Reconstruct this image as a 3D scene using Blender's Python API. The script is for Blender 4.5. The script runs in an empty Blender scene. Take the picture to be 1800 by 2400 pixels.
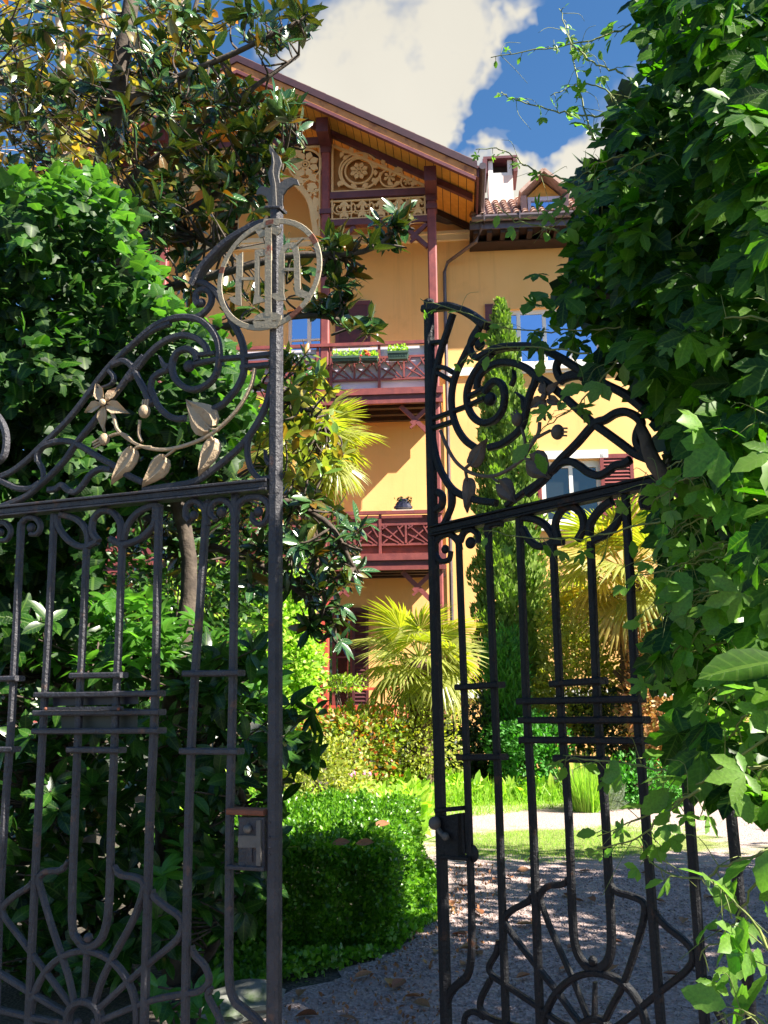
import bpy, bmesh, math, random
import numpy as np
from mathutils import Vector, Matrix
random.seed(7); rng = np.random.default_rng(7)
SC = bpy.context.scene; COL = SC.collection
PI = math.pi
# ------------------------------------------------------------------ camera
FPX = 2150.0; TILT = math.radians(11.57); ROLL = math.radians(0.4); EYE = Vector((0, 0, 1.55))
cam_d = bpy.data.cameras.new('camera'); cam = bpy.data.objects.new('camera', cam_d); COL.objects.link(cam)
cam_d.sensor_fit = 'VERTICAL'; cam_d.sensor_height = 36.0; cam_d.lens = 36.0*FPX/2400.0
cam_d.clip_start = 0.05; cam_d.clip_end = 3000
CR = Matrix.Rotation(PI/2+TILT, 3, 'X') @ Matrix.Rotation(-ROLL, 3, 'Z')
cam.matrix_world = Matrix.Translation(EYE) @ CR.to_4x4()
SC.camera = cam
CRi = CR.inverted()
def ray(px, py):
    return CR @ Vector(((px-900)/FPX, (1200-py)/FPX, -1))
def U(px, py, D):                       # point seen at a photo pixel, D metres ahead
    d = ray(px, py); return EYE + d*(D/d.y)
def on_plane(px, py, p0, n):
    d = ray(px, py); return EYE + d*((Vector(p0)-EYE).dot(n)/d.dot(n))
CRn = np.array(CRi)
def proj(P):                            # world points -> photo pixels, depth
    q = (np.asarray(P)-np.array(EYE)) @ CRn.T
    z = -q[:, 2]; zz = np.where(z > .05, z, .05)
    return 900+FPX*q[:, 0]/zz, 1200-FPX*q[:, 1]/zz, z
# ------------------------------------------------------------------ light
SUNV = Vector((1.0, -0.50, 1.08)).normalized()
sl = bpy.data.lights.new('sun', 'SUN'); sl.energy = 5.0; sl.angle = math.radians(.5); sl.color = (1, .93, .80)
sun = bpy.data.objects.new('sun', sl); COL.objects.link(sun); sun.location = (20, -8, 20)
sun.rotation_euler = (-SUNV).to_track_quat('-Z', 'Y').to_euler()
W = bpy.data.worlds.new('World'); SC.world = W; W.use_nodes = True
nt = W.node_tree; nt.nodes.clear()
def nd(nt, t, **k):
    n = nt.nodes.new(t)
    for a, b in k.items():
        if a == 'i':
            for kk, v in b.items(): n.inputs[kk].default_value = v
        else: setattr(n, a, b)
    return n
def lk(nt, a, b): nt.links.new(a, b)
sky = nd(nt, 'ShaderNodeTexSky', sky_type='NISHITA', sun_disc=False, sun_elevation=math.asin(SUNV.z),
         sun_rotation=math.atan2(SUNV.x, SUNV.y), altitude=300, air_density=1.0, dust_density=.3, ozone_density=1.7)
tc = nd(nt, 'ShaderNodeTexCoord')
no = nd(nt, 'ShaderNodeTexNoise', i={'Scale': 6.0, 'Detail': 5.0, 'Roughness': .55})
lk(nt, tc.outputs['Generated'], no.inputs['Vector'])
sub = nd(nt, 'ShaderNodeVectorMath', operation='SUBTRACT'); sub.inputs[1].default_value = (.5, .5, .5)
lk(nt, no.outputs['Color'], sub.inputs[0])
sc_ = nd(nt, 'ShaderNodeVectorMath', operation='SCALE'); sc_.inputs['Scale'].default_value = .42
lk(nt, sub.outputs[0], sc_.inputs[0])
add = nd(nt, 'ShaderNodeVectorMath', operation='ADD'); lk(nt, tc.outputs['Generated'], add.inputs[0]); lk(nt, sc_.outputs[0], add.inputs[1])
def blob(px, py, rpx, soft=.55):
    c = ray(px, py).normalized(); r = rpx/FPX
    d = nd(nt, 'ShaderNodeVectorMath', operation='DISTANCE'); lk(nt, add.outputs[0], d.inputs[0]); d.inputs[1].default_value = c
    m = nd(nt, 'ShaderNodeMapRange', interpolation_type='SMOOTHSTEP'); m.inputs['From Min'].default_value = r*1.08; m.inputs['From Max'].default_value = r*soft
    lk(nt, d.outputs['Value'], m.inputs['Value']); return m.outputs['Result']
def mx(a, b, op='MAXIMUM'):
    n = nd(nt, 'ShaderNodeMath', operation=op, use_clamp=True); lk(nt, a, n.inputs[0]); lk(nt, b, n.inputs[1]); return n.outputs[0]
cl = None
for b in [(690, 330, 210), (800, 215, 200), (930, 160, 230), (1050, 120, 210), (1090, 220, 170), (1060, 320, 125), (1150, 110, 120), (560, 420, 220), (1130, 210, 130), (980, 300, 150), (1180, 100, 115), (1320, 330, 130),
          (1340, 400, 205), (1240, 440, 165), (1430, 320, 150), (1700, 300, 250), (300, 700, 200)]:
    o = blob(*b); cl = o if cl is None else mx(cl, o)
# fair-weather cumulus over the rest of the sky
n2 = nd(nt, 'ShaderNodeTexNoise', i={'Scale': 2.3, 'Detail': 7.0, 'Roughness': .58}); lk(nt, tc.outputs['Generated'], n2.inputs['Vector'])
r2 = nd(nt, 'ShaderNodeMapRange', interpolation_type='SMOOTHSTEP', i={'From Min': .62, 'From Max': .72}); lk(nt, n2.outputs['Fac'], r2.inputs['Value'])
cl = mx(cl, r2.outputs['Result'])
gap = None
for b in [(1200, 310, 80), (1290, 200, 100), (1340, 60, 120), (1110, 350, 60)]:
    o = blob(*b); gap = o if gap is None else mx(gap, o)
gm = nd(nt, 'ShaderNodeMath', operation='MULTIPLY'); lk(nt, gap, gm.inputs[0]); gm.inputs[1].default_value = .85
cl = mx(cl, gm.outputs[0], 'SUBTRACT')
sh = nd(nt, 'ShaderNodeTexNoise', i={'Scale': 5.0, 'Detail': 5.0}); lk(nt, tc.outputs['Generated'], sh.inputs['Vector'])
cc = nd(nt, 'ShaderNodeMix', data_type='RGBA'); lk(nt, sh.outputs['Fac'], cc.inputs['Factor'])
cc.inputs[6].default_value = (3.9, 3.7, 3.2, 1); cc.inputs[7].default_value = (4.9, 4.65, 4.0, 1)
hs = nd(nt, 'ShaderNodeHueSaturation', i={'Saturation': 1.25, 'Value': 1.0}); lk(nt, sky.outputs[0], hs.inputs['Color'])
mixc = nd(nt, 'ShaderNodeMix', data_type='RGBA'); lk(nt, cl, mixc.inputs['Factor'])
lk(nt, hs.outputs[0], mixc.inputs[6]); lk(nt, cc.outputs[2], mixc.inputs[7])
bg = nd(nt, 'ShaderNodeBackground', i={'Strength': .051}); lk(nt, mixc.outputs[2], bg.inputs['Color'])
wo = nd(nt, 'ShaderNodeOutputWorld'); lk(nt, bg.outputs[0], wo.inputs['Surface'])
SC.view_settings.view_transform = 'Standard'; SC.view_settings.look = 'None'
SC.view_settings.exposure = 1.95; SC.view_settings.gamma = 1.0; SC.view_settings.use_curve_mapping = False
SC.render.engine = 'CYCLES'
SC.cycles.max_bounces = 6; SC.cycles.transmission_bounces = 4; SC.cycles.diffuse_bounces = 3

# ------------------------------------------------------------------ materials
MATS = {}
def mat_base(name):
    m = bpy.data.materials.new(name); m.use_nodes = True; t = m.node_tree
    p = t.nodes['Principled BSDF']; return m, t, p
def ramp2(t, fac, c0, c1, a=0., b=1.):
    r = nd(t, 'ShaderNodeValToRGB'); r.color_ramp.elements[0].position = a; r.color_ramp.elements[1].position = b
    r.color_ramp.elements[0].color = (*c0, 1); r.color_ramp.elements[1].color = (*c1, 1)
    lk(t, fac, r.inputs['Fac']); return r.outputs['Color']
def noise(t, scale, detail=4, rough=.55, coord='Object'):
    c = nd(t, 'ShaderNodeTexCoord'); n = nd(t, 'ShaderNodeTexNoise', i={'Scale': scale, 'Detail': detail, 'Roughness': rough})
    lk(t, c.outputs[coord], n.inputs['Vector']); return n.outputs['Fac']
def mixcol(t, fac, a, b):
    m = nd(t, 'ShaderNodeMix', data_type='RGBA')
    for s, v in ((m.inputs['Factor'], fac), (m.inputs[6], a), (m.inputs[7], b)):
        if isinstance(v, bpy.types.NodeSocket): lk(t, v, s)
        elif isinstance(v, tuple): s.default_value = (*v, 1)
        else: s.default_value = v
    return m.outputs[2]
def rough_mat(name, c0, c1, scale=3, rough=.8, bump=.0, bscale=60, metallic=0, stain=None, stain_at=(.58, .7), sscale=2, spec=.5):
    m, t, p = mat_base(name)
    col = ramp2(t, noise(t, scale, 6), c0, c1, .3, .7)
    if stain:
        f = nd(t, 'ShaderNodeMapRange', i={'From Min': stain_at[0], 'From Max': stain_at[1]}); lk(t, noise(t, sscale, 7, .65), f.inputs['Value'])
        col = mixcol(t, f.outputs[0], col, stain)
    lk(t, col, p.inputs['Base Color']); p.inputs['Roughness'].default_value = rough; p.inputs['Metallic'].default_value = metallic
    p.inputs['Specular IOR Level'].default_value = spec
    if bump:
        b = nd(t, 'ShaderNodeBump', i={'Strength': bump, 'Distance': .01}); lk(t, noise(t, bscale, 5, .6), b.inputs['Height']); lk(t, b.outputs[0], p.inputs['Normal'])
    MATS[name] = m; return m
def leaf_mat(name, cols, rough=.4, trans=.35, under=None, tcol=None, spec=.5, veins=None):
    veins = name in ("lf_creeper", "lf_creeper_young", "lf_ivy_shaded", "lf_ivy_lit", "lf_laurel", "lf_laurel_lit_young", "lf_magnolia", "lf_magnolia_light", "lf_fallen")
    """cols: colours picked leaf by leaf; under: colour of the underside."""
    m, t, p = mat_base(name)
    g = nd(t, 'ShaderNodeNewGeometry'); oi = nd(t, 'ShaderNodeObjectInfo')
    a = nd(t, 'ShaderNodeMath', operation='ADD'); lk(t, g.outputs['Random Per Island'], a.inputs[0]); lk(t, oi.outputs['Random'], a.inputs[1])
    f = nd(t, 'ShaderNodeMath', operation='FRACT'); lk(t, a.outputs[0], f.inputs[0])
    r = nd(t, 'ShaderNodeValToRGB'); e = r.color_ramp.elements; n = len(cols)
    e[0].position = 0; e[0].color = (*cols[0], 1); e[1].position = 1; e[1].color = (*cols[-1], 1)
    for i in range(1, n-1):
        x = e.new(i/(n-1)); x.color = (*cols[i], 1)
    lk(t, f.outputs[0], r.inputs['Fac']); col = r.outputs['Color']
    if isinstance(under, list):
        r2_ = nd(t, 'ShaderNodeValToRGB'); e2 = r2_.color_ramp.elements; n2_ = len(under)
        e2[0].position = 0; e2[0].color = (*under[0], 1); e2[1].position = 1; e2[1].color = (*under[-1], 1)
        for i in range(1, n2_-1): x = e2.new(i/(n2_-1)); x.color = (*under[i], 1)
        lk(t, f.outputs[0], r2_.inputs['Fac']); col = mixcol(t, g.outputs['Backfacing'], col, r2_.outputs['Color'])
    elif under: col = mixcol(t, g.outputs['Backfacing'], col, under)
    v = ramp2(t, noise(t, 14, 3), (.75,)*3, (1.15,)*3, .3, .7)
    mm = nd(t, 'ShaderNodeMix', data_type='RGBA', blend_type='MULTIPLY'); mm.inputs['Factor'].default_value = 1; lk(t, col, mm.inputs[6]); lk(t, v, mm.inputs[7]); col = mm.outputs[2]
    at = nd(t, 'ShaderNodeAttribute', attribute_name='leafuv'); sx = nd(t, 'ShaderNodeSeparateXYZ'); lk(t, at.outputs['Vector'], sx.inputs[0])
    def mth(op, a, b=None, c=None):
        n = nd(t, 'ShaderNodeMath', operation=op)
        for k, v_ in enumerate((a, b, c)):
            if v_ is None: continue
            if isinstance(v_, (int, float)): n.inputs[k].default_value = v_
            else: lk(t, v_, n.inputs[k])
        return n.outputs[0]
    aw = mth('ABSOLUTE', sx.outputs[1]); ph = mth('SINE', mth('MULTIPLY', mth('SUBTRACT', sx.outputs[0], mth('MULTIPLY', aw, .13)), 46.))
    side = mth('MULTIPLY', mth('GREATER_THAN', ph, .80), mth('LESS_THAN', aw, .93)); mid = mth('LESS_THAN', aw, .10)
    vein = mth('MULTIPLY', mth('MAXIMUM', mth('MULTIPLY', side, .45), mid), mth('GREATER_THAN', sx.outputs[0], .001))
    vc = nd(t, 'ShaderNodeMix', data_type='RGBA', blend_type='MIX'); lk(t, mth('MULTIPLY', vein, .20), vc.inputs['Factor']); lk(t, col, vc.inputs[6]); vc.inputs[7].default_value = (.22, .36, .06, 1); 
    if veins: col = vc.outputs[2]; bb = nd(t, 'ShaderNodeBump', i={'Strength': .35, 'Distance': .004}); lk(t, vein, bb.inputs['Height']); lk(t, bb.outputs[0], p.inputs['Normal'])
    lk(t, col, p.inputs['Base Color']); p.inputs['Roughness'].default_value = rough; p.inputs['Specular IOR Level'].default_value = spec
    tr = nd(t, 'ShaderNodeBsdfTranslucent')
    tm = nd(t, 'ShaderNodeMix', data_type='RGBA', blend_type='MULTIPLY'); tm.inputs['Factor'].default_value = 1; lk(t, col, tm.inputs[6]); tm.inputs[7].default_value = (*(tcol or (1.6, 2.0, .6)), 1)
    lk(t, tm.outputs[2], tr.inputs['Color'])
    ms = nd(t, 'ShaderNodeMixShader'); ms.inputs[0].default_value = trans
    lk(t, p.outputs[0], ms.inputs[1]); lk(t, tr.outputs[0], ms.inputs[2])
    lk(t, ms.outputs[0], t.nodes['Material Output'].inputs['Surface'])
    MATS[name] = m; return m
M = MATS
rough_mat('iron', (.022, .021, .028), (.050, .047, .056), 9, .5, .9, 70, .0, (.12, .06, .04), (.60, .70), 14)
rough_mat('iron_black', (.004, .004, .006), (.010, .010, .013), 9, .5, .8, 70, .0, (.06, .025, .012), (.60, .70), 14, .35)
rough_mat('iron_pale', (.08, .073, .07), (.14, .125, .11), 6, .55, .4, 90, 0, (.16, .06, .03), (.62, .75), 9)
rough_mat('taupe', (.36, .255, .155), (.48, .36, .235), 14, .6, .5, 120, 0, (.22, .09, .05), (.63, .75), 10)
rough_mat('taupe_dark', (.075, .055, .045), (.13, .095, .075), 14, .6, .5, 120, 0, (.09, .04, .02), (.6, .75), 10)
rough_mat('ring_paint', (.30, .245, .165), (.40, .335, .235), 10, .6, .4, 100, 0, (.25, .07, .035), (.60, .66), 8)
rough_mat('rust', (.22, .07, .035), (.14, .05, .03), 20, .8, .4, 100)
PL = rough_mat('plaster', (.79, .435, .15), (.86, .50, .20), .55, .9, .25, 25, 0, (.62, .33, .11), (.55, .8), .9)
t = PL.node_tree; p = t.nodes['Principled BSDF']; base = p.inputs['Base Color'].links[0].from_socket     # rain streaks and faded patches
c = nd(t, 'ShaderNodeTexCoord'); mp = nd(t, 'ShaderNodeMapping'); mp.inputs['Scale'].default_value = (3.2, 1, .16); lk(t, c.outputs['Object'], mp.inputs['Vector'])
n_ = nd(t, 'ShaderNodeTexNoise', i={'Scale': 1.6, 'Detail': 8.0, 'Roughness': .7}); lk(t, mp.outputs[0], n_.inputs['Vector'])
f_ = nd(t, 'ShaderNodeMapRange', i={'From Min': .54, 'From Max': .74, 'To Max': .45}); lk(t, n_.outputs['Fac'], f_.inputs['Value'])
cA = mixcol(t, f_.outputs[0], base, (.55, .30, .12))
f2_ = nd(t, 'ShaderNodeMapRange', i={'From Min': .56, 'From Max': .72, 'To Max': .5}); lk(t, noise(t, .45, 9, .7), f2_.inputs['Value'])
lk(t, mixcol(t, f2_.outputs[0], cA, (.86, .56, .26)), p.inputs['Base Color'])
rough_mat('cream', (.78, .66, .46), (.84, .74, .56), 2, .8, .1, 30)
rough_mat('white_paint', (.72, .70, .68), (.82, .80, .78), 3, .6, .1, 40)
rough_mat('lilac_panel', (.50, .47, .60), (.60, .57, .70), 2, .6)
rough_mat('wood_red', (.15, .030, .032), (.27, .062, .055), 5, .55, .35, 50, 0, (.12, .03, .04), (.55, .75), 3)
rough_mat('wood_purple', (.085, .022, .032), (.14, .04, .05), 5, .55, .35, 50)
rough_mat('wood_bright_red', (.50, .055, .04), (.60, .09, .06), 5, .5, .3, 50)
rough_mat('wood_plum', (.028, .009, .016), (.05, .015, .024), 5, .55, .35, 50)
rough_mat('wood_orange', (.50, .19, .06), (.62, .26, .08), 5, .6, .3, 50, 0, (.18, .05, .03), (.5, .7), 3)
rough_mat('board_ochre', (.66, .30, .05), (.80, .41, .08), 6, .6, .3, 40)
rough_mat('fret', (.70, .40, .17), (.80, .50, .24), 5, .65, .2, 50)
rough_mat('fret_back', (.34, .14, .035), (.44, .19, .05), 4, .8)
rough_mat('tile', (.30, .18, .14), (.46, .31, .26), 8, .8, .4, 30)
rough_mat('tile_dark', (.07, .035, .035), (.13, .07, .06), 8, .8, .4, 30)
rough_mat('dark_wood', (.018, .008, .007), (.04, .016, .013), 6, .7)
rough_mat('zinc', (.09, .07, .08), (.15, .12, .13), 6, .4, .2, 40, .4)
rough_mat('chimney_plaster', (.75, .58, .50), (.82, .68, .62), 4, .9, .3, 30)
rough_mat('shutter', (.16, .025, .025), (.24, .045, .04), 5, .5, .2, 50)
rough_mat('shutter_dark', (.06, .012, .018), (.09, .02, .025), 5, .5, .2, 50)
rough_mat('bark', (.035, .025, .02), (.10, .075, .055), 12, .9, 1.0, 30)
rough_mat('bark_pale', (.42, .30, .24), (.62, .48, .40), 10, .9, .6, 30)
rough_mat('palm_fibre', (.05, .03, .02), (.16, .10, .06), 25, .95, 1.0, 60)
rough_mat('vine_stem', (.10, .14, .03), (.22, .24, .06), 12, .6)
rough_mat('stone', (.10, .11, .10), (.22, .22, .20), 6, .9, .6, 20, 0, (.05, .08, .03), (.5, .65), 5)
rough_mat('box_green', (.03, .06, .045), (.05, .09, .06), 5, .5)
rough_mat('petal_pink', (.65, .12, .38), (.8, .25, .5), 8, .6)
rough_mat('petal_red', (.75, .06, .04), (.8, .12, .06), 8, .6)
rough_mat('plate_blue', (.012, .014, .035), (.03, .03, .06), 5, .4)
rough_mat('plate_grey', (.03, .035, .03), (.05, .055, .05), 5, .5)
rough_mat('wire', (.6, .6, .62), (.7, .7, .7), 5, .4)
leaf_mat('lf_creeper', [(.006, .025, .003), (.016, .062, .004), (.085, .20, .010), (.007, .034, .003), (.032, .105, .006), (.06, .165, .008)], .42, .45, (.035, .11, .008), (1.7, 2.2, .4), .3)
leaf_mat('lf_creeper_young', [(.10, .24, .03), (.16, .30, .04), (.13, .26, .05)], .38, .5, (.12, .24, .06))
leaf_mat('lf_ivy_shaded', [(.004, .019, .003), (.008, .038, .004), (.022, .085, .006), (.005, .024, .003), (.011, .048, .005)], .48, .35, (.02, .07, .01), None, .28)  # ivy tone darkened to carry the shade low in the mass
leaf_mat('lf_ivy_lit', [(.012, .05, .006), (.024, .10, .008), (.045, .15, .012), (.010, .042, .006)], .42, .4, (.06, .15, .03))  # same ivy leaf, lightened as if the sun reached it
leaf_mat('lf_magnolia', [(.012, .05, .016), (.018, .07, .02), (.035, .09, .022), (.02, .07, .022), (.04, .10, .022), (.20, .10, .02)], .24, .12, [(.025, .07, .014), (.04, .09, .015), (.02, .06, .012), (.06, .10, .016), (.03, .08, .014), (.22, .12, .02)], (2.4, 1.5, .35), .7)
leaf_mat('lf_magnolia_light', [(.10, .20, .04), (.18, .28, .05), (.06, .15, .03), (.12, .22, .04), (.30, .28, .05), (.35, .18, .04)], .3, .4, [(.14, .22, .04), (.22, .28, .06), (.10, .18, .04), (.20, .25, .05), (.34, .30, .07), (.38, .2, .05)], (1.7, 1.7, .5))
leaf_mat('lf_laurel', [(.006, .026, .004), (.013, .055, .006), (.036, .11, .010), (.008, .032, .005)], .32, .25, (.03, .09, .015), None, .4)
leaf_mat('lf_laurel_lit_young', [(.04, .14, .015), (.07, .2, .02), (.03, .11, .012)], .3, .4, (.12, .28, .05))  # lighter laurel tone: sunlight put into the colour; also the sapling's own pale leaves
leaf_mat('lf_box', [(.04, .12, .012), (.09, .24, .015), (.17, .34, .02), (.06, .17, .015)], .35, .35)
leaf_mat('lf_palm', [(.22, .28, .04), (.34, .36, .06), (.20, .30, .05)], .35, .45, (.30, .32, .08), (1.8, 1.8, .4))
leaf_mat('lf_palm_yellow', [(.42, .38, .06), (.50, .40, .07), (.34, .34, .07)], .35, .45, (.45, .36, .09), (1.6, 1.4, .4))
leaf_mat('lf_palm_dry', [(.40, .22, .06), (.5, .3, .1)], .7, .3)
leaf_mat('lf_cypress', [(.07, .14, .02), (.17, .27, .04), (.27, .37, .07), (.12, .2, .03)], .7, .3)
leaf_mat('lf_conifer', [(.04, .17, .02), (.08, .28, .03), (.05, .2, .03)], .6, .3)
leaf_mat('lf_bright', [(.20, .36, .03), (.34, .50, .06), (.42, .54, .08), (.16, .32, .03)], .5, .4)
leaf_mat('lf_olive', [(.18, .24, .04), (.32, .36, .06), (.42, .42, .08), (.14, .2, .04)], .5, .45, None, (1.7, 1.8, .5))
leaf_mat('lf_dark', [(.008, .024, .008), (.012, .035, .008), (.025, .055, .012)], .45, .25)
leaf_mat('lf_photinia', [(.14, .26, .03), (.22, .34, .04), (.28, .36, .05), (.20, .30, .04), (.26, .3, .05), (.45, .20, .05), (.55, .10, .04)], .4, .45, None, (1.7, 1.7, .5))
leaf_mat('lf_peach', [(.55, .28, .12), (.65, .38, .2), (.30, .30, .07), (.5, .2, .08)], .5, .4, None, (1.4, 1.1, .7))
leaf_mat('lf_autumn', [(.30, .32, .05), (.24, .30, .05), (.18, .26, .04), (.36, .30, .06), (.22, .28, .05), (.45, .18, .05)], .5, .45, None, (1.5, 1.1, .4))
leaf_mat('lf_lavender', [(.16, .20, .14), (.25, .30, .24)], .7, .2)
leaf_mat('lf_grass', [(.16, .33, .03), (.28, .46, .05), (.38, .50, .08)], .5, .4)
leaf_mat('lf_fallen', [(.30, .10, .05), (.42, .17, .07), (.2, .07, .04), (.48, .26, .09)], .7, .1, None, (1, 1, 1))
def glass(name, col, metal, rough=.03):
    m, t, p = mat_base(name); p.inputs['Base Color'].default_value = (*col, 1); p.inputs['Metallic'].default_value = metal
    p.inputs['Roughness'].default_value = rough; MATS[name] = m
    b = nd(t, 'ShaderNodeBump', i={'Strength': .12, 'Distance': .02}); lk(t, noise(t, 2.5, 2), b.inputs['Height']); lk(t, b.outputs[0], p.inputs['Normal'])
glass('glass_sky', (.50, .60, .80), 1.0, .06); glass('glass_dark', (.10, .12, .12), .85)
def ground_mat(name, c0, c1, c2, moss=None):
    m, t, p = mat_base(name)
    c = nd(t, 'ShaderNodeTexCoord')
    v = nd(t, 'ShaderNodeTexVoronoi', i={'Scale': 55.0}); lk(t, c.outputs['Object'], v.inputs['Vector'])
    sp = nd(t, 'ShaderNodeSeparateColor'); lk(t, v.outputs['Color'], sp.inputs[0])
    col = ramp2(t, sp.outputs[0], c0, c1, .1, .9)
    f = nd(t, 'ShaderNodeMapRange', i={'From Min': .5, 'From Max': .62}); lk(t, noise(t, .7, 8, .65), f.inputs['Value'])
    col = mixcol(t, f.outputs[0], col, c2)
    if moss:
        f2 = nd(t, 'ShaderNodeMapRange', i={'From Min': .58, 'From Max': .68}); lk(t, noise(t, 1.3, 9, .7), f2.inputs['Value'])
        col = mixcol(t, f2.outputs[0], col, moss)
    if name == 'gravel_m':              # worn mossy patch grown over the gravel
        sx = nd(t, 'ShaderNodeMapping', vector_type='POINT'); sx.inputs['Location'].default_value = (-2.1/1.9, -10.6/1.25, 0); sx.inputs['Scale'].default_value = (1/1.9, 1/1.25, 1); lk(t, c.outputs['Object'], sx.inputs['Vector'])
        ln = nd(t, 'ShaderNodeVectorMath', operation='LENGTH'); lk(t, sx.outputs[0], ln.inputs[0])
        a_ = nd(t, 'ShaderNodeMath', operation='MULTIPLY_ADD'); lk(t, noise(t, 1.9, 8, .65), a_.inputs[0]); a_.inputs[1].default_value = 2.2; a_.inputs[2].default_value = -1.1
        b_ = nd(t, 'ShaderNodeMath', operation='ADD'); lk(t, ln.outputs['Value'], b_.inputs[0]); lk(t, a_.outputs[0], b_.inputs[1])
        f3 = nd(t, 'ShaderNodeMapRange', i={'From Min': 1.05, 'From Max': .7}); lk(t, b_.outputs[0], f3.inputs['Value'])
        col = mixcol(t, f3.outputs[0], col, ramp2(t, noise(t, 14, 4), (.11, .15, .03), (.24, .27, .07), .3, .7))
    lk(t, col, p.inputs['Base Color']); p.inputs['Roughness'].default_value = .95
    b = nd(t, 'ShaderNodeBump', i={'Strength': .9, 'Distance': .012}); lk(t, v.outputs['Distance'], b.inputs['Height']); lk(t, b.outputs[0], p.inputs['Normal'])
    MATS[name] = m
ground_mat('gravel_m', (.25, .18, .165), (.46, .355, .335), (.37, .29, .265))
ground_mat('soil_m', (.03, .025, .02), (.10, .08, .06), (.05, .05, .03), (.05, .09, .02))
ground_mat('moss_m', (.10, .13, .03), (.22, .26, .06), (.30, .25, .17))

# ------------------------------------------------------------------ helpers
def tag(o, label=None, cat=None, group=None, kind=None):
    if label: o['label'] = label
    if cat: o['category'] = cat
    if group: o['group'] = group
    if kind: o['kind'] = kind
    return o
def empty(name, loc, rz=0, label=None, cat=None, group=None):
    o = bpy.data.objects.new(name, None); COL.objects.link(o); o.location = loc; o.rotation_euler = (0, 0, rz)
    o.empty_display_size = .1
    return tag(o, label, cat, group)
def link(name, me, mat=None, parent=None, loc=None):
    o = bpy.data.objects.new(name, me); COL.objects.link(o)
    if mat and not me.materials: me.materials.append(M[mat] if isinstance(mat, str) else mat)
    if parent: o.parent = parent
    if loc is not None: o.location = loc
    return o
def npmesh(name, V, T, uv=None):
    V = np.asarray(V, float)
    if V.shape[1] == 5: uv = V[:, 3:]; V = V[:, :3]
    V = np.ascontiguousarray(V, dtype=np.float32); T = np.ascontiguousarray(T, dtype=np.int32)
    me = bpy.data.meshes.new(name); me.vertices.add(len(V)); me.vertices.foreach_set('co', V.ravel())
    me.loops.add(T.size); me.loops.foreach_set('vertex_index', T.ravel())
    me.polygons.add(len(T)); me.polygons.foreach_set('loop_start', np.arange(len(T), dtype=np.int32)*3)
    me.update(calc_edges=True)
    if uv is not None: a = me.attributes.new('leafuv', 'FLOAT2', 'POINT'); a.data.foreach_set('vector', np.ascontiguousarray(uv, dtype=np.float32).ravel())
    return me
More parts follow.
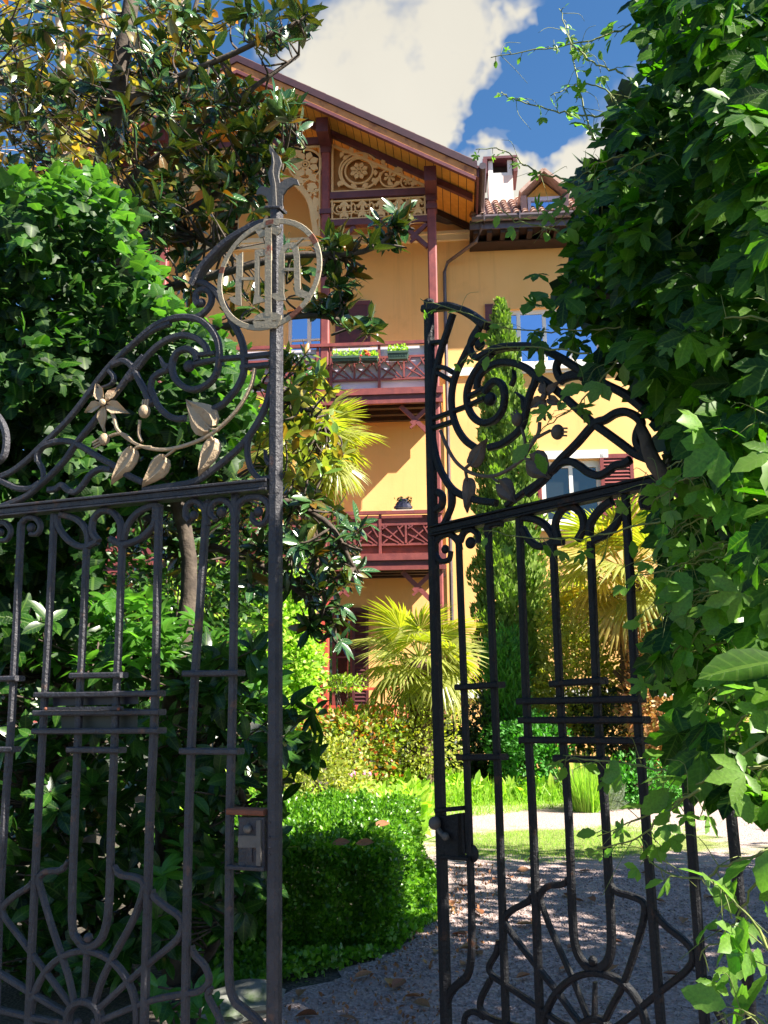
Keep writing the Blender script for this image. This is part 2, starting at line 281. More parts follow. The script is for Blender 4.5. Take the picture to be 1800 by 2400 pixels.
class MB:
    def __init__(s): s.v = []; s.f = []
    def quad(s, a, b, c, d):
        n = len(s.v); s.v += [tuple(a), tuple(b), tuple(c), tuple(d)]; s.f.append((n, n+1, n+2, n+3)); return s
    def box(s, x0, x1, y0, y1, z0, z1):
        n = len(s.v)
        s.v += [(x0, y0, z0), (x1, y0, z0), (x1, y1, z0), (x0, y1, z0), (x0, y0, z1), (x1, y0, z1), (x1, y1, z1), (x0, y1, z1)]
        s.f += [tuple(n+i for i in q) for q in ((0, 3, 2, 1), (4, 5, 6, 7), (0, 1, 5, 4), (1, 2, 6, 5), (2, 3, 7, 6), (3, 0, 4, 7))]; return s
    def beam(s, p, q, w, d, up=(0, 0, 1)):          # box bar from p to q, w across, d deep
        p = Vector(p); q = Vector(q); a = (q-p).normalized(); u = Vector(up)
        if abs(a.dot(u)) > .98: u = Vector((1, 0, 0))
        b = a.cross(u).normalized(); c = b.cross(a).normalized(); n = len(s.v)
        for e in (p, q):
            for i, j in ((-1, -1), (1, -1), (1, 1), (-1, 1)): s.v.append(tuple(e+b*(i*d/2)+c*(j*w/2)))
        s.f += [(n, n+3, n+2, n+1), (n+4, n+5, n+6, n+7)]+[(n+k, n+(k+1) % 4, n+4+(k+1) % 4, n+4+k) for k in range(4)]; return s
    def prism(s, poly, y0, y1):                     # polygon in x,z pulled from y0 to y1
        n = len(s.v); k = len(poly)
        s.v += [(p[0], y0, p[1]) for p in poly]+[(p[0], y1, p[1]) for p in poly]
        s.f += [tuple(range(n, n+k)), tuple(range(n+2*k-1, n+k-1, -1))]+[(n+i, n+k+i, n+k+(i+1) % k, n+(i+1) % k) for i in range(k)]; return s
    def tube(s, pts, rad, sides=6):
        pts = [Vector(p) for p in pts]; n0 = len(s.v); R = rad if hasattr(rad, '__len__') else [rad]*len(pts)
        for i, p in enumerate(pts):
            a = (pts[min(i+1, len(pts)-1)]-pts[max(i-1, 0)]).normalized(); u = Vector((0, 0, 1)) if abs(a.z) < .9 else Vector((1, 0, 0))
            b = a.cross(u).normalized(); c = a.cross(b)
            for k in range(sides):
                t = 2*PI*k/sides; s.v.append(tuple(p+(b*math.cos(t)+c*math.sin(t))*R[i]))
        for i in range(len(pts)-1):
            for k in range(sides):
                k2 = (k+1) % sides; s.f.append((n0+i*sides+k, n0+(i+1)*sides+k, n0+(i+1)*sides+k2, n0+i*sides+k2))
        e = n0+(len(pts)-1)*sides
        s.f += [tuple(n0+k for k in range(sides)), tuple(e+sides-1-k for k in range(sides))]; return s
    def ball(s, c, r, seg=10, rings=6, sc=(1, 1, 1)):
        n0 = len(s.v)
        for i in range(rings+1):
            a = PI*i/rings
            for k in range(seg):
                b = 2*PI*k/seg; s.v.append((c[0]+r*sc[0]*math.sin(a)*math.cos(b), c[1]+r*sc[1]*math.sin(a)*math.sin(b), c[2]+r*sc[2]*math.cos(a)))
        for i in range(rings):
            for k in range(seg):
                k2 = (k+1) % seg; s.f.append((n0+i*seg+k, n0+(i+1)*seg+k, n0+(i+1)*seg+k2, n0+i*seg+k2))
        return s
    def sweep(s, pts, w, d, y=0., closed=False, taper=None, ch=.22):
        """flat bar lying in the x,z plane, w wide, d deep, chamfered edges"""
        P = [Vector((p[0], p[1])) for p in pts]; n = len(P); n0 = len(s.v)
        for i in range(n):
            a = P[(i+1) % n] if (closed or i < n-1) else P[i]; b = P[i-1] if (closed or i > 0) else P[i]
            t = (a-b); t = t.normalized() if t.length > 1e-9 else Vector((1, 0)); q = Vector((-t.y, t.x))
            ww = (w if taper is None else w*taper(i/(n-1)))/2; c = min(w, d)*ch; wi = max(ww-c, ww*.4); di = d/2-c
            for u, v in ((-ww, -di), (-wi, -d/2), (wi, -d/2), (ww, -di), (ww, di), (wi, d/2), (-wi, d/2), (-ww, di)):
                s.v.append((P[i].x+q.x*u, y+v, P[i].y+q.y*u))
        m = n if closed else n-1
        for i in range(m):
            j = (i+1) % n
            for k in range(8):
                k2 = (k+1) % 8; s.f.append((n0+i*8+k, n0+j*8+k, n0+j*8+k2, n0+i*8+k2))
        if not closed:
            s.f += [tuple(n0+k for k in range(8)), tuple(n0+(n-1)*8+7-k for k in range(8))]
        return s
    def mesh(s, name, fix=True):
        me = bpy.data.meshes.new(name); me.from_pydata(s.v, [], s.f); me.update()
        if fix:
            bm = bmesh.new(); bm.from_mesh(me); bmesh.ops.recalc_face_normals(bm, faces=bm.faces); bm.to_mesh(me); bm.free()
        return me
    def build(s, name, mat, parent=None, smooth=False, label=None, kind=None):
        me = s.mesh(name); o = link(name, me, mat, parent)
        if smooth: me.polygons.foreach_set('use_smooth', [True]*len(me.polygons))
        return tag(o, label, kind=kind)
def spline(pts, n=6, closed=False):
    P = [Vector((p[0], p[1])) for p in pts]
    if len(P) < 3: return P
    out = []; m = len(P)
    for i in range(m if closed else m-1):
        p1, p2 = P[i], P[(i+1) % m]
        p0 = P[i-1] if (i > 0 or closed) else p1*2-p2; p3 = P[(i+2) % m] if (i+2 < m or closed) else p2*2-p1
        for k in range(n):
            t = k/n; out.append(.5*((2*p1)+(p2-p0)*t+(2*p0-5*p1+4*p2-p3)*t*t+(3*p1-p0-3*p2+p3)*t**3))
    if not closed: out.append(P[-1])
    return out
# ---- leaves
def tri(fs):
    o = []
    for f in fs:
        for i in range(1, len(f)-1): o.append((f[0], f[i], f[i+1]))
    return o
def blade(L=1., w=.22, n=4, fold=.3, curl=.15, peak=.45, serr=0.):
    V = [(0, 0, 0)]; F = []; prev = None
    for i in range(1, n):
        t = i/n; ww = w*(math.sin(PI*t**(math.log(.5)/math.log(peak))))**.8
        if serr: ww *= (1+serr*(1 if i % 2 else -1))
        z = -curl*t*t; k = len(V); V += [(t*L, -ww, z+fold*ww), (t*L, 0, z), (t*L, ww, z+fold*ww)]
        if prev is None: F += [(0, k, k+1), (0, k+1, k+2)]
        else: F += [(prev, k, k+1, prev+1), (prev+1, k+1, k+2, prev+2)]
        prev = k
    k = len(V); V.append((L, 0, -curl)); F += [(prev, k, prev+1), (prev+1, k, prev+2)]
    V = np.array(V, float); u = V[:, 0]/L; return np.column_stack([V, u, np.sign(np.round(V[:, 1], 9))]), np.array(tri(F))
def join_tpl(parts):
    V = []; T = []; n = 0
    for v, t in parts: V.append(v); T.append(t+n); n += len(v)
    return np.vstack(V), np.vstack(T)
def rotz(tpl, deg, s=1., off=(0, 0, 0), droop=0.):
    v, t = tpl; a = math.radians(deg); c, q = math.cos(a), math.sin(a)
    w = v[:, :3]*s; w[:, 2] -= droop*np.hypot(w[:, 0], w[:, 1]); x = w[:, 0]*c-w[:, 1]*q; y = w[:, 0]*q+w[:, 1]*c
    return np.column_stack([x+off[0], y+off[1], w[:, 2]+off[2], v[:, 3:]]), t
def palmate(n=5, w=.2, serr=.12):
    lf = blade(1, w, 7, .25, .12, .55, serr)
    angs = [0, 52, -52, 108, -108][:n]; sz = [1, .88, .88, .62, .62][:n]
    return join_tpl([rotz(lf, a+random.uniform(-5, 5), s, (.35, 0, 0), random.uniform(0, .25)) for a, s in zip(angs, sz)])
def lobed():
    out = [(0, .08), (-.05, .42), (.18, .50), (.32, .62), (.42, .40), (.62, .34), (.78, .28), (1.0, 0)]
    pts = out+[(x, -y) for x, y in out[-2::-1]]
    V = [(.3, 0, .06)]+[(x, y, -.12*abs(y)-.1*x*x) for x, y in pts]; n = len(pts)
    T = [(0, i+2, i+1) for i in range(n-1)]+[(0, 1, n)]
    V = np.array(V, float); return np.column_stack([V, V[:, 0], V[:, 1]/.6]), np.array(T)
def quadleaf(w=.3):
    return np.array([(0, 0, 0, .3, .5), (.5, -w, .08, .3, .5), (1, 0, 0, .3, .5), (.5, w, .08, .3, .5)], float), np.array([(0, 1, 2), (0, 2, 3)])
def needle(w=.05):
    return np.array([(0, -w, 0, .3, .5), (0, w, 0, .3, .5), (1, 0, 0, .3, .5)], float), np.array([(0, 1, 2)])
def frames(A, N):
    A = A/np.linalg.norm(A, axis=1, keepdims=True); Y = np.cross(N, A); Y /= np.linalg.norm(Y, axis=1, keepdims=True)+1e-9
    Z = np.cross(A, Y); return np.stack([A, Y, Z], 2)
def merged(name, tpl, P, R, S):
    v, t = tpl; n = len(P); m = len(v)
    V = np.einsum('nij,mj->nmi', R, v[:, :3])*S[:, None, None]+P[:, None, :]
    if v.shape[1] == 5: V = np.concatenate([V, np.broadcast_to(v[None, :, 3:], (n, m, 2))], 2)
    T = t[None]+(np.arange(n)*m)[:, None, None]
    return V.reshape(-1, V.shape[2]), T.reshape(-1, 3)
def foliage(root, tpls, P, A, N, S, mat, n_ind=0, name='leaf', mass='leaf_mass', mindist=0):
    P = np.asarray(P, float); A = np.asarray(A, float); N = np.asarray(N, float); S = np.asarray(S, float)
    R = frames(A, N); n = len(P); which = rng.integers(0, len(tpls), n); loc = np.array(root.location)
    ind = np.zeros(n, bool)
    if n_ind:
        px, py, z = proj(P); size = S*FPX/np.maximum(z, .1)
        inside = (px > -20) & (px < 1820) & (py > -20) & (py < 2420) & (z > .3)
        cell = (px//26).astype(int)*1000+(py//26).astype(int); order = np.argsort(z); seen = {}
        front = np.zeros(n)
        for i in order:
            if inside[i]:
                c = cell[i]; k = seen.get(c, 0)
                if k < 2: front[i] = 1-.3*k
                seen[c] = k+1
        score = size*(front+.05)*inside; top = np.argsort(-score)[:n_ind]; top = top[score[top] > 0]; ind[top] = True
        meshes = []
        for v, t in tpls:
            me = npmesh(name, v, t); me.materials.append(M[mat]); meshes.append(me)
        for i in top:
            o = bpy.data.objects.new(name, meshes[which[i]]); COL.objects.link(o); o.parent = root
            m4 = np.eye(4); m4[:3, :3] = R[i]*S[i]; m4[:3, 3] = P[i]-loc; o.matrix_local = Matrix(m4.tolist())
    Vs = []; Ts = []; k = 0
    for j, tp in enumerate(tpls):
        s = (~ind) & (which == j)
        if s.any():
            V, T = merged('', tp, P[s]-loc, R[s], S[s]); Vs.append(V); Ts.append(T+k); k += len(V)
    if Vs:
        o = link(mass, npmesh(mass, np.vstack(Vs), np.vstack(Ts)), mat, root); o['kind'] = 'stuff'; return o
def rnd(n, s=1.): return rng.normal(0, s, (n, 3))
def ellipsoid_pts(c, r, n, shell=.55, lump=.25, seed=0):
    """points through a bushy ellipsoid, more of them near its uneven skin; also the outward direction"""
    d = rng.normal(0, 1, (n, 3)); d /= np.linalg.norm(d, axis=1, keepdims=True)
    f = 1+lump*(np.sin(d[:, 0]*5+seed)*np.cos(d[:, 1]*4+seed*2)+np.sin(d[:, 2]*6+seed*3)*.6)*.7
    rr = (1-shell*rng.random(n)**2)*f
    return np.array(c)+d*rr[:, None]*np.array(r), d
# ================================================================== SETTING: ground
def sheet(name, poly, z, mat, rough=0.):
    bm = bmesh.new(); vs = [bm.verts.new((x, y, z)) for x, y in poly]; bm.faces.new(vs)
    me = bpy.data.meshes.new(name); bm.to_mesh(me); bm.free(); o = link(name, me, mat); o['kind'] = 'structure'; return o
sheet('ground', [(-400, -300), (400, -300), (400, 900), (-400, 900)], 0, 'soil_m')
def wob(pts, a=.12, n=5):
    q = spline(pts, n, True); return [(p.x+random.uniform(-a, a), p.y+random.uniform(-a, a)) for p in q]
drive = wob([(-.9, 1.0), (-1.0, 3), (-.75, 4.6), (-.35, 5.6), (.05, 6.3), (.45, 7.4), (.38, 8.8), (.36, 10.2), (.5, 12.5), (.9, 14.1), (2.5, 14.6), (4.4, 14.6),
             (6, 15.2), (9, 16.6), (13, 17.5), (15, 15), (12, 10), (8, 6), (5, 3), (3, 0), (1, -1.5)])
sheet('gravel_drive', drive, .004, 'gravel_m')
#sheet('moss_patch', wob([(.6, 9.6), (1.5, 9.1), (2.6, 9.6), (3.3, 10.6), (4.0, 11.6), (3.4, 12.3), (2.0, 11.6), (.7, 11.3)], .09, 8), .008, 'moss_m')

# ================================================================== VILLA
YAW = math.radians(4.6); VO = Vector((0, 20, 0))
villa = empty('villa', VO, -YAW, 'ochre yellow villa with red timber balconies, carved gable and brown tiled roof', 'house')
vx = Vector((math.cos(YAW), -math.sin(YAW), 0)); vy = Vector((math.sin(YAW), math.cos(YAW), 0))
def V(px, py, yl=0.):
    p = on_plane(px, py, VO+vy*yl, vy)-VO; return (p.dot(vx), p.z)
YB, YW, YR = 0., 1.6, -1.15
def build_wall(name, x0, x1, z0, z1, holes, y, rev, mat):
    xs = sorted({x0, x1, *[h[0] for h in holes], *[h[1] for h in holes]}); zs = sorted({z0, z1, *[h[2] for h in holes], *[h[3] for h in holes]})
    b = MB()
    for i in range(len(xs)-1):
        for j in range(len(zs)-1):
            cx, cz = (xs[i]+xs[i+1])/2, (zs[j]+zs[j+1])/2
            if any(h[0] < cx < h[1] and h[2] < cz < h[3] for h in holes): continue
            b.quad((xs[i], y, zs[j]), (xs[i+1], y, zs[j]), (xs[i+1], y, zs[j+1]), (xs[i], y, zs[j+1]))
    for a, c, e, f in holes:
        b.quad((a, y, e), (a, y+rev, e), (a, y+rev, f), (a, y, f)).quad((c, y, f), (c, y+rev, f), (c, y+rev, e), (c, y, e))
        b.quad((a, y, f), (a, y+rev, f), (c, y+rev, f), (c, y, f)).quad((a, y+rev, e), (a, y, e), (c, y, e), (c, y+rev, e))
    b.quad((x0, y, z0), (x0, y, z1), (x0, y+9, z1), (x0, y+9, z0)).quad((x1, y, z0), (x1, y+9, z0), (x1, y+9, z1), (x1, y, z1))
    b.quad((x0, y+9, z0), (x0, y+9, z1), (x1, y+9, z1), (x1, y+9, z0))
    return b.build(name, mat, villa)
def R4(xa, ya, xb, yb, yl=YW):                     # px rectangle -> local x0,x1,z0,z1
    p = V(xa, yb, yl); q = V(xb, ya, yl); return (p[0], q[0], p[1], q[1])
wins = {'attic1': R4(492, 468, 562, 562), 'attic2': R4(588, 470, 655, 562), 'up_left': R4(672, 722, 772, 925), 'up_right': R4(1150, 716, 1405, 856),
        'mid_right': R4(1268, 1076, 1413, 1232), 'mid_left': R4(640, 1050, 760, 1300), 'low_left': R4(735, 1420, 828, 1662)}
zc = V(1100, 562, YW)[1]; xR = V(1750, 900, YW)[0]; zTop = V(1100, 545, YW)[1]
xpost = V(1011, 470, 0)[0]; xin = V(763, 620, 0)[0]; xc = V(576, 700, 0)[0]
xin2 = 2*xc-xin; xout2 = 2*xc-xpost
gapex = V(557, 137, YR); geave = V(1114, 385, YR)
pitch = (gapex[1]-geave[1])/(geave[0]-gapex[0]); xap = gapex[0]
xc = xap; xin2 = 2*xc-xin; xout2 = 2*xc-xpost
holes = list(wins.values())
build_wall('wall', xout2-.6, xR, 0, zTop+.25, [h for k, h in wins.items() if not k.startswith('attic')], YW, .22, 'plaster')
# gable wall over the eaves line
zr = lambda x, dz=0.: gapex[1]-abs(x-xap)*pitch+dz
gb = MB(); zb = zTop+.25; GT = -.55
hs_ = [wins['attic1'], wins['attic2']]
xs = sorted({xap, *np.linspace(xout2, xpost+.35, 9).tolist(), *[h[0] for h in hs_], *[h[1] for h in hs_]})
for a, c in zip(xs[:-1], xs[1:]):
    h = [q for q in hs_ if q[0]-1e-6 <= a and c <= q[1]+1e-6]
    lo = max(zb, h[0][3]) if h else zb
    if zr(a, GT) > lo or zr(c, GT) > lo: gb.quad((a, YW, lo), (c, YW, lo), (c, YW, max(zr(c, GT), lo)), (a, YW, max(zr(a, GT), lo)))
    if h and h[0][2] > zb: gb.quad((a, YW, zb), (c, YW, zb), (c, YW, h[0][2]), (a, YW, h[0][2]))
gb.build('gable_wall', 'plaster', villa)
# cornice and string courses
MB().box(xout2-.6, xR, YW-.09, YW+.02, zc-.02, zc+.20).box(xout2-.6, xR, YW-.14, YW+.01, zc+.13, zc+.21).build('cornice', 'cream', villa)
zs_ = V(1120, 872, YW)[1]
MB().box(xpost+.12, xR, YW-.07, YW+.02, zs_-.10, zs_+.10).build('string_course', 'white_paint', villa)
z3 = V(1250, 1290, YW)[1]; z4 = V(1250, 1625, YW)[1]
MB().box(xpost+.12, xR, YW-.06, YW+.02, z4-.1, z4+.08).build('plinth_band', 'white_paint', villa)
z5 = V(1250, 1432, YW)[1]
MB().box(xpost+1.5, xR, YW-.06, YW+.02, z5-.07, z5+.07).build('string_course', 'cream', villa)
# windows
def window(h, frame_mat='white_paint', pane_mat='glass_dark', nx=2, nz=1, f=.09, y=None, label=None, arch=True, split=None):
    x0, x1, z0, z1 = h; y = YW+.10 if y is None else y
    b = MB(); b.box(x0, x0+f, y, y+.07, z0, z1).box(x1-f, x1, y, y+.07, z0, z1).box(x0+f, x1-f, y, y+.07, z1-f, z1).box(x0+f, x1-f, y, y+.07, z0, z0+f)
    w = b.build('window', frame_mat, villa, label=label)
    m = MB(); iw = (x1-x0-2*f)/nx; ih = (z1-z0-2*f)/nz
    for i in range(1, nx): m.box(x0+f+i*iw-.045, x0+f+i*iw+.045, y-.012, y+.06, z0+f, z1-f)
    for j in range(1, nz): m.box(x0+f, x1-f, y+.006, y+.055, z0+f+j*ih-.022, z0+f+j*ih+.022)
    if m.v: m.build('glazing_bar', frame_mat, w)
    for i in range(nx):
        for j in range(nz):
            MB().quad((x0+f+i*iw, y+.04, z0+f+j*ih), (x0+f+(i+1)*iw, y+.04, z0+f+j*ih), (x0+f+(i+1)*iw, y+.045, z0+f+(j+1)*ih), (x0+f+i*iw, y+.045, z0+f+(j+1)*ih)).build('pane', pane_mat, w)
    # dark room behind
    MB().quad((x0, y+.12, z0), (x1, y+.12, z0), (x1, y+.12, z1), (x0, y+.12, z1)).build('room_back', 'dark_wood', w)
    return w
window(wins['attic1'], 'cream', 'glass_dark', 2, 2, .06); window(wins['attic2'], 'cream', 'glass_dark', 2, 2, .06)
window(wins['up_left'], 'white_paint', 'glass_sky', 2, 3, .08); window(wins['up_right'], 'white_paint', 'glass_sky', 4, 1, .1)
window(wins['mid_right'], 'white_paint', 'glass_dark', 2, 1, .16); window(wins['mid_left'], 'cream', 'glass_dark', 2, 2)
window(wins['low_left'], 'shutter', 'glass_dark', 2, 2)
def trim(x0, x1, z0, z1, name, mat='white_paint', d=.1):
    MB().box(x0, x1, YW-d, YW+.03, z0, z1).build(name, mat, villa)
h = wins['mid_right']; trim(h[0]-.3, h[1]+.12, h[3]+.02, h[3]+.22, 'lintel', d=.06); trim(h[0]-.1, h[1]+.12, h[2]-.14, h[2]-.01, 'window_sill', d=.14)
h = wins['up_right']; trim(h[0]-.1, h[1]+.1, h[2]-.2, h[2]-.03, 'window_sill', d=.16)
for k in ('attic1', 'attic2'): h = wins[k]; trim(h[0]-.07, h[1]+.07, h[2]-.09, h[2]-.01, 'window_sill', 'cream')
def shutter(r, mat, slats=True, y=None, label=None, fm=None):
    x0, x1, z0, z1 = r; y = YW-.06 if y is None else y; f = .085*min(1, (x1-x0)/.5)
    b = MB(); b.box(x0, x0+f, y, y+.045, z0, z1).box(x1-f, x1, y, y+.045, z0, z1).box(x0+f, x1-f, y, y+.045, z1-f*1.2, z1).box(x0+f, x1-f, y, y+.045, z0, z0+f*1.2)
    b.box(x0+f, x1-f, y, y+.045, (z0+z1)/2-.05, (z0+z1)/2+.05)
    s = b.build('shutter', fm or mat, villa, label=label)
    MB().box(x0+f, x1-f, y+.035, y+.040, z0+f, z1-f).build('shutter_back', 'shutter_dark', s)
    if slats:
        n = int((z1-z0-2*f)/.085); me = MB(); w = x1-x0-2*f; me.v = [(0, 0, 0), (w, 0, 0), (w, .03, .05), (0, .03, .05), (0, .004, -.008), (w, .004, -.008), (w, .034, .042), (0, .034, .042)]
        me.f = [(0, 1, 2, 3), (7, 6, 5, 4), (0, 4, 5, 1), (1, 5, 6, 2), (2, 6, 7, 3), (3, 7, 4, 0)]; me = me.mesh('slat')
        for i in range(n):
            z = z0+f+.02+i*(z1-z0-2*f-.03)/n
            if abs(z-(z0+z1)/2+.02) < .07: continue
            o = link('slat', me, mat, s, (x0+f, y-.002, z))
    else: MB().box(x0+f, x1-f, y+.012, y+.036, z0+f, z1-f).build('panel', mat, s)
    return s
shutter(R4(1414, 1064, 1482, 1236), 'shutter'); shutter(R4(1204, 1066, 1266, 1238), 'shutter')
shutter(R4(1139, 714, 1156, 800), 'wood_purple', False); shutter(R4(1408, 716, 1470, 858), 'shutter')
shutter(R4(786, 706, 868, 925), 'shutter_dark', False, fm='wood_purple'); shutter(R4(826, 1424, 864, 1662), 'shutter_dark')
shutter(R4(700, 1424, 740, 1662), 'shutter_dark')
# ---- gable roof
T1 = .10
def slope_pt(side, s, y, dz): x = xap+side*s; return (x, y, gapex[1]-s*pitch+dz)
smax = geave[0]-xap; YBK = 9.5
roof = MB()
for sd in (-1, 1):
    a = slope_pt(sd, 0, YR, 0); b_ = slope_pt(sd, smax+.05, YR, 0)
    roof.quad(a, b_, (b_[0], YBK, b_[2]), (a[0], YBK, a[2])).quad((a[0], YR, a[2]-.05), (a[0], YBK, a[2]-.05), (b_[0], YBK, b_[2]-.05), (b_[0], YR, b_[2]-.05))
    roof.quad((b_[0], YR, b_[2]), (b_[0], YBK, b_[2]), (b_[0], YBK, b_[2]-.05), (b_[0], YR, b_[2]-.05))
    roof.quad(a, b_, (b_[0], YR, b_[2]-.05), (a[0], YR, a[2]-.05))
roof_o = roof.build('roof', 'tile_dark', villa)
# verge tiles down the gable edge, one by one
nt_ = int(smax/.33)
for sd in (-1, 1):
    for i in range(nt_):
        s = (i+.5)*smax/nt_
        x, y, z = slope_pt(sd, s-.17, YR, .055); x2, _, z2 = slope_pt(sd, s+.17, YR, .045)
        key = ('vt', sd)
        if key not in MATS:
            dx, dz = x2-x, z2-z; me = MB().tube([(0, 0, 0), (dx, 0, dz)], [.07, .085], 8).mesh('verge_tile'); me.materials.append(MATS['tile_dark']); MATS[key] = me
        link('verge_tile', MATS[key], None, roof_o, (x, YR+.06, z))
# layered barge boards on both slopes
def sloped(side, s0, s1, y0, y1, d0, d1, b=None):
    b = b or MB(); n = len(b.v)
    for y in (y0, y1):
        for s, d in ((s0, d0), (s1, d0), (s1, d1), (s0, d1)): b.v.append(slope_pt(side, s, y, d))
    b.f += [tuple(n+i for i in q) for q in ((0, 1, 2, 3), (7, 6, 5, 4), (0, 4, 5, 1), (1, 5, 6, 2), (2, 6, 7, 3), (3, 7, 4, 0))]; return b
for sd in (-1, 1):
    sloped(sd, 0, smax+.04, YR-.09, YR-.02, .04, -.14).build('barge_board', 'wood_plum', villa)
    sloped(sd, 0, smax+.02, YR-.045, YR+.01, -.143, -.34).build('barge_board', 'wood_orange', villa)
    sloped(sd, 0, smax, YR-.07, YR+.03, -.343, -.43).build('barge_board', 'wood_purple', villa)
    # eave board along the roof's side
    x, y, z = slope_pt(sd, smax+.03, YR, 0)
    MB().box(min(x, x+sd*.05), max(x, x+sd*.05), YR, YBK, z-.30, z-.02).build('eave_board', 'wood_purple', villa)
    g = MB().tube([(x+sd*.13, YR-.1, z-.09), (x+sd*.13, YBK, z-.09)], .085, 8); g.build('gutter', 'zinc', villa)
    # soffit boards run along the slope's fall, seen from under the overhang; rafters across them
    nb = int((smax)/.19)
    me = None
    for i in range(nb):
        s0 = i*smax/nb+.008; s1 = (i+1)*smax/nb-.008
        b = MB(); n = 0
        o_ = slope_pt(sd, s0, 0, -.08); p_ = slope_pt(sd, s1, 0, -.08); dx, dz = p_[0]-o_[0], p_[2]-o_[2]
        if me is None:
            b.v = [(0, YR+.04, 0), (dx, YR+.04, dz), (dx, YW+.0, dz), (0, YW+.0, 0), (0, YR+.04, .02), (dx, YR+.04, dz+.02), (dx, YW, dz+.02), (0, YW, .02)]
            b.f = [(0, 1, 2, 3), (7, 6, 5, 4), (0, 4, 5, 1), (1, 5, 6, 2), (2, 6, 7, 3), (3, 7, 4, 0)]; me = b.mesh('soffit_board'); me.materials.append(MATS['board_ochre'])
        link('soffit_board', me, None, villa, (o_[0], 0, o_[2]+.0015*(i % 3)))
    for yy, nm in ((YB, 'rafter'), (YW-.14, 'rafter')):
        sloped(sd, .1, smax-.05, yy-.06, yy+.06, -.10, -.26).build('rafter', 'wood_purple' if yy != YW-.14 else 'dark_wood', villa)
# closing boards for the small eave beyond the posts
# ---- posts
def ztop(x): return zr(x, -.26)
zfloor_up = V(880, 925, 0)[1]; zfloor_mid = V(900, 1300, 0)[1]; zfloor_low = V(800, 1700, 0)[1]
PW = .105
posts = [xout2, xin2, xin, xpost]
for i, x in enumerate(posts):
    s = -1 if i < 2 else 1
    b = MB(); ch = .03
    b.box(x-PW, x+PW, YB-PW, YB+PW, .25, ztop(x)-.02)
    o = b.build('post', 'wood_red', villa)
    bm = bmesh.new(); bm.from_mesh(o.data); bmesh.ops.bevel(bm, geom=[e for e in bm.edges if abs((e.verts[0].co-e.verts[1].co).z) > 1], offset=ch, segments=1, affect='EDGES'); bm.to_mesh(o.data); bm.free()
    # capital block and bracket post under the rafters
    zb_ = V(1000, 418, 0)[1] if i in (0, 3) else V(760, 360, 0)[1]
    MB().box(x-PW-.035, x+PW+.035, YR+.42, YB+PW+.03, ztop(x)-.40, ztop(x)-.03).build('bracket_block', 'wood_purple', villa)
    MB().box(x-PW-.02, x+PW+.02, YB-PW-.02, YB+PW+.02, ztop(x)-.55, ztop(x)-.40).build('capital', 'wood_purple', villa)
    MB().box(x-PW-.03, x+PW+.03, YB-PW-.03, YB+PW+.03, V(1000, 450, 0)[1]-.5, V(1000, 450, 0)[1]-.38).build('capital', 'wood_purple', villa)
# ---- beams of the gable frame
zbm1 = V(880, 457, 0)[1]; zbm2 = V(880, 521, 0)[1]; zbm0 = V(700, 336, 0)[1]
for a, b_ in ((xin, xpost), (xout2, xin2)):
    MB().box(a+PW, b_-PW, YB-.085, YB+.085, zbm1-.085, zbm1+.085).build('tie_beam', 'wood_purple', villa)
    MB().box(a+PW, b_-PW, YB-.08, YB+.08, zbm2-.08, zbm2+.08).build('tie_beam', 'wood_purple', villa)
MB().box(xin2+PW, xin-PW, YB-.085, YB+.085, zbm0-.09, zbm0+.09).build('collar_beam', 'wood_purple', villa)
# ---- fretwork
def ring(b, c, r, w, d=.05, y=0, n=22, a0=0, a1=2*PI):
    full = abs(a1-a0-2*PI) < 1e-6; k = n if full else n+1
    b.sweep([(c[0]+r*math.cos(a0+(a1-a0)*i/n), c[1]+r*math.sin(a0+(a1-a0)*i/n)) for i in range(k)], w*1.35, d, y, closed=full)
def spiral(b, c, r0, r1, a0, turns, w, y=0, d=.05, n=30):
    b.sweep([(c[0]+(r0+(r1-r0)*i/n)*math.cos(a0+turns*2*PI*i/n), c[1]+(r0+(r1-r0)*i/n)*math.sin(a0+turns*2*PI*i/n)) for i in range(n+1)], w*1.45, d, y)
def petal(b, c, a, r0, r1, w, y, d=.05):
    u = Vector((math.cos(a), math.sin(a))); q = Vector((-u.y, u.x)); C = Vector(c); w *= 1.25
    pts = [C+u*r0, C+u*(r0+(r1-r0)*.35)+q*w*.8, C+u*(r0+(r1-r0)*.65)+q*w, C+u*r1, C+u*(r0+(r1-r0)*.65)-q*w, C+u*(r0+(r1-r0)*.35)-q*w*.8]
    b.prism([tuple(p) for p in pts], y-d/2, y+d/2)
def rosette(b, c, r, y, k=8):
    for i in range(k): petal(b, c, 2*PI*i/k+.39, r*.30, r*.98, r*.20, y+.0007*i)
    ring(b, c, r*.30, r*.1, .052, y, 14); ring(b, c, r*.14, r*.07, .054, y, 10)
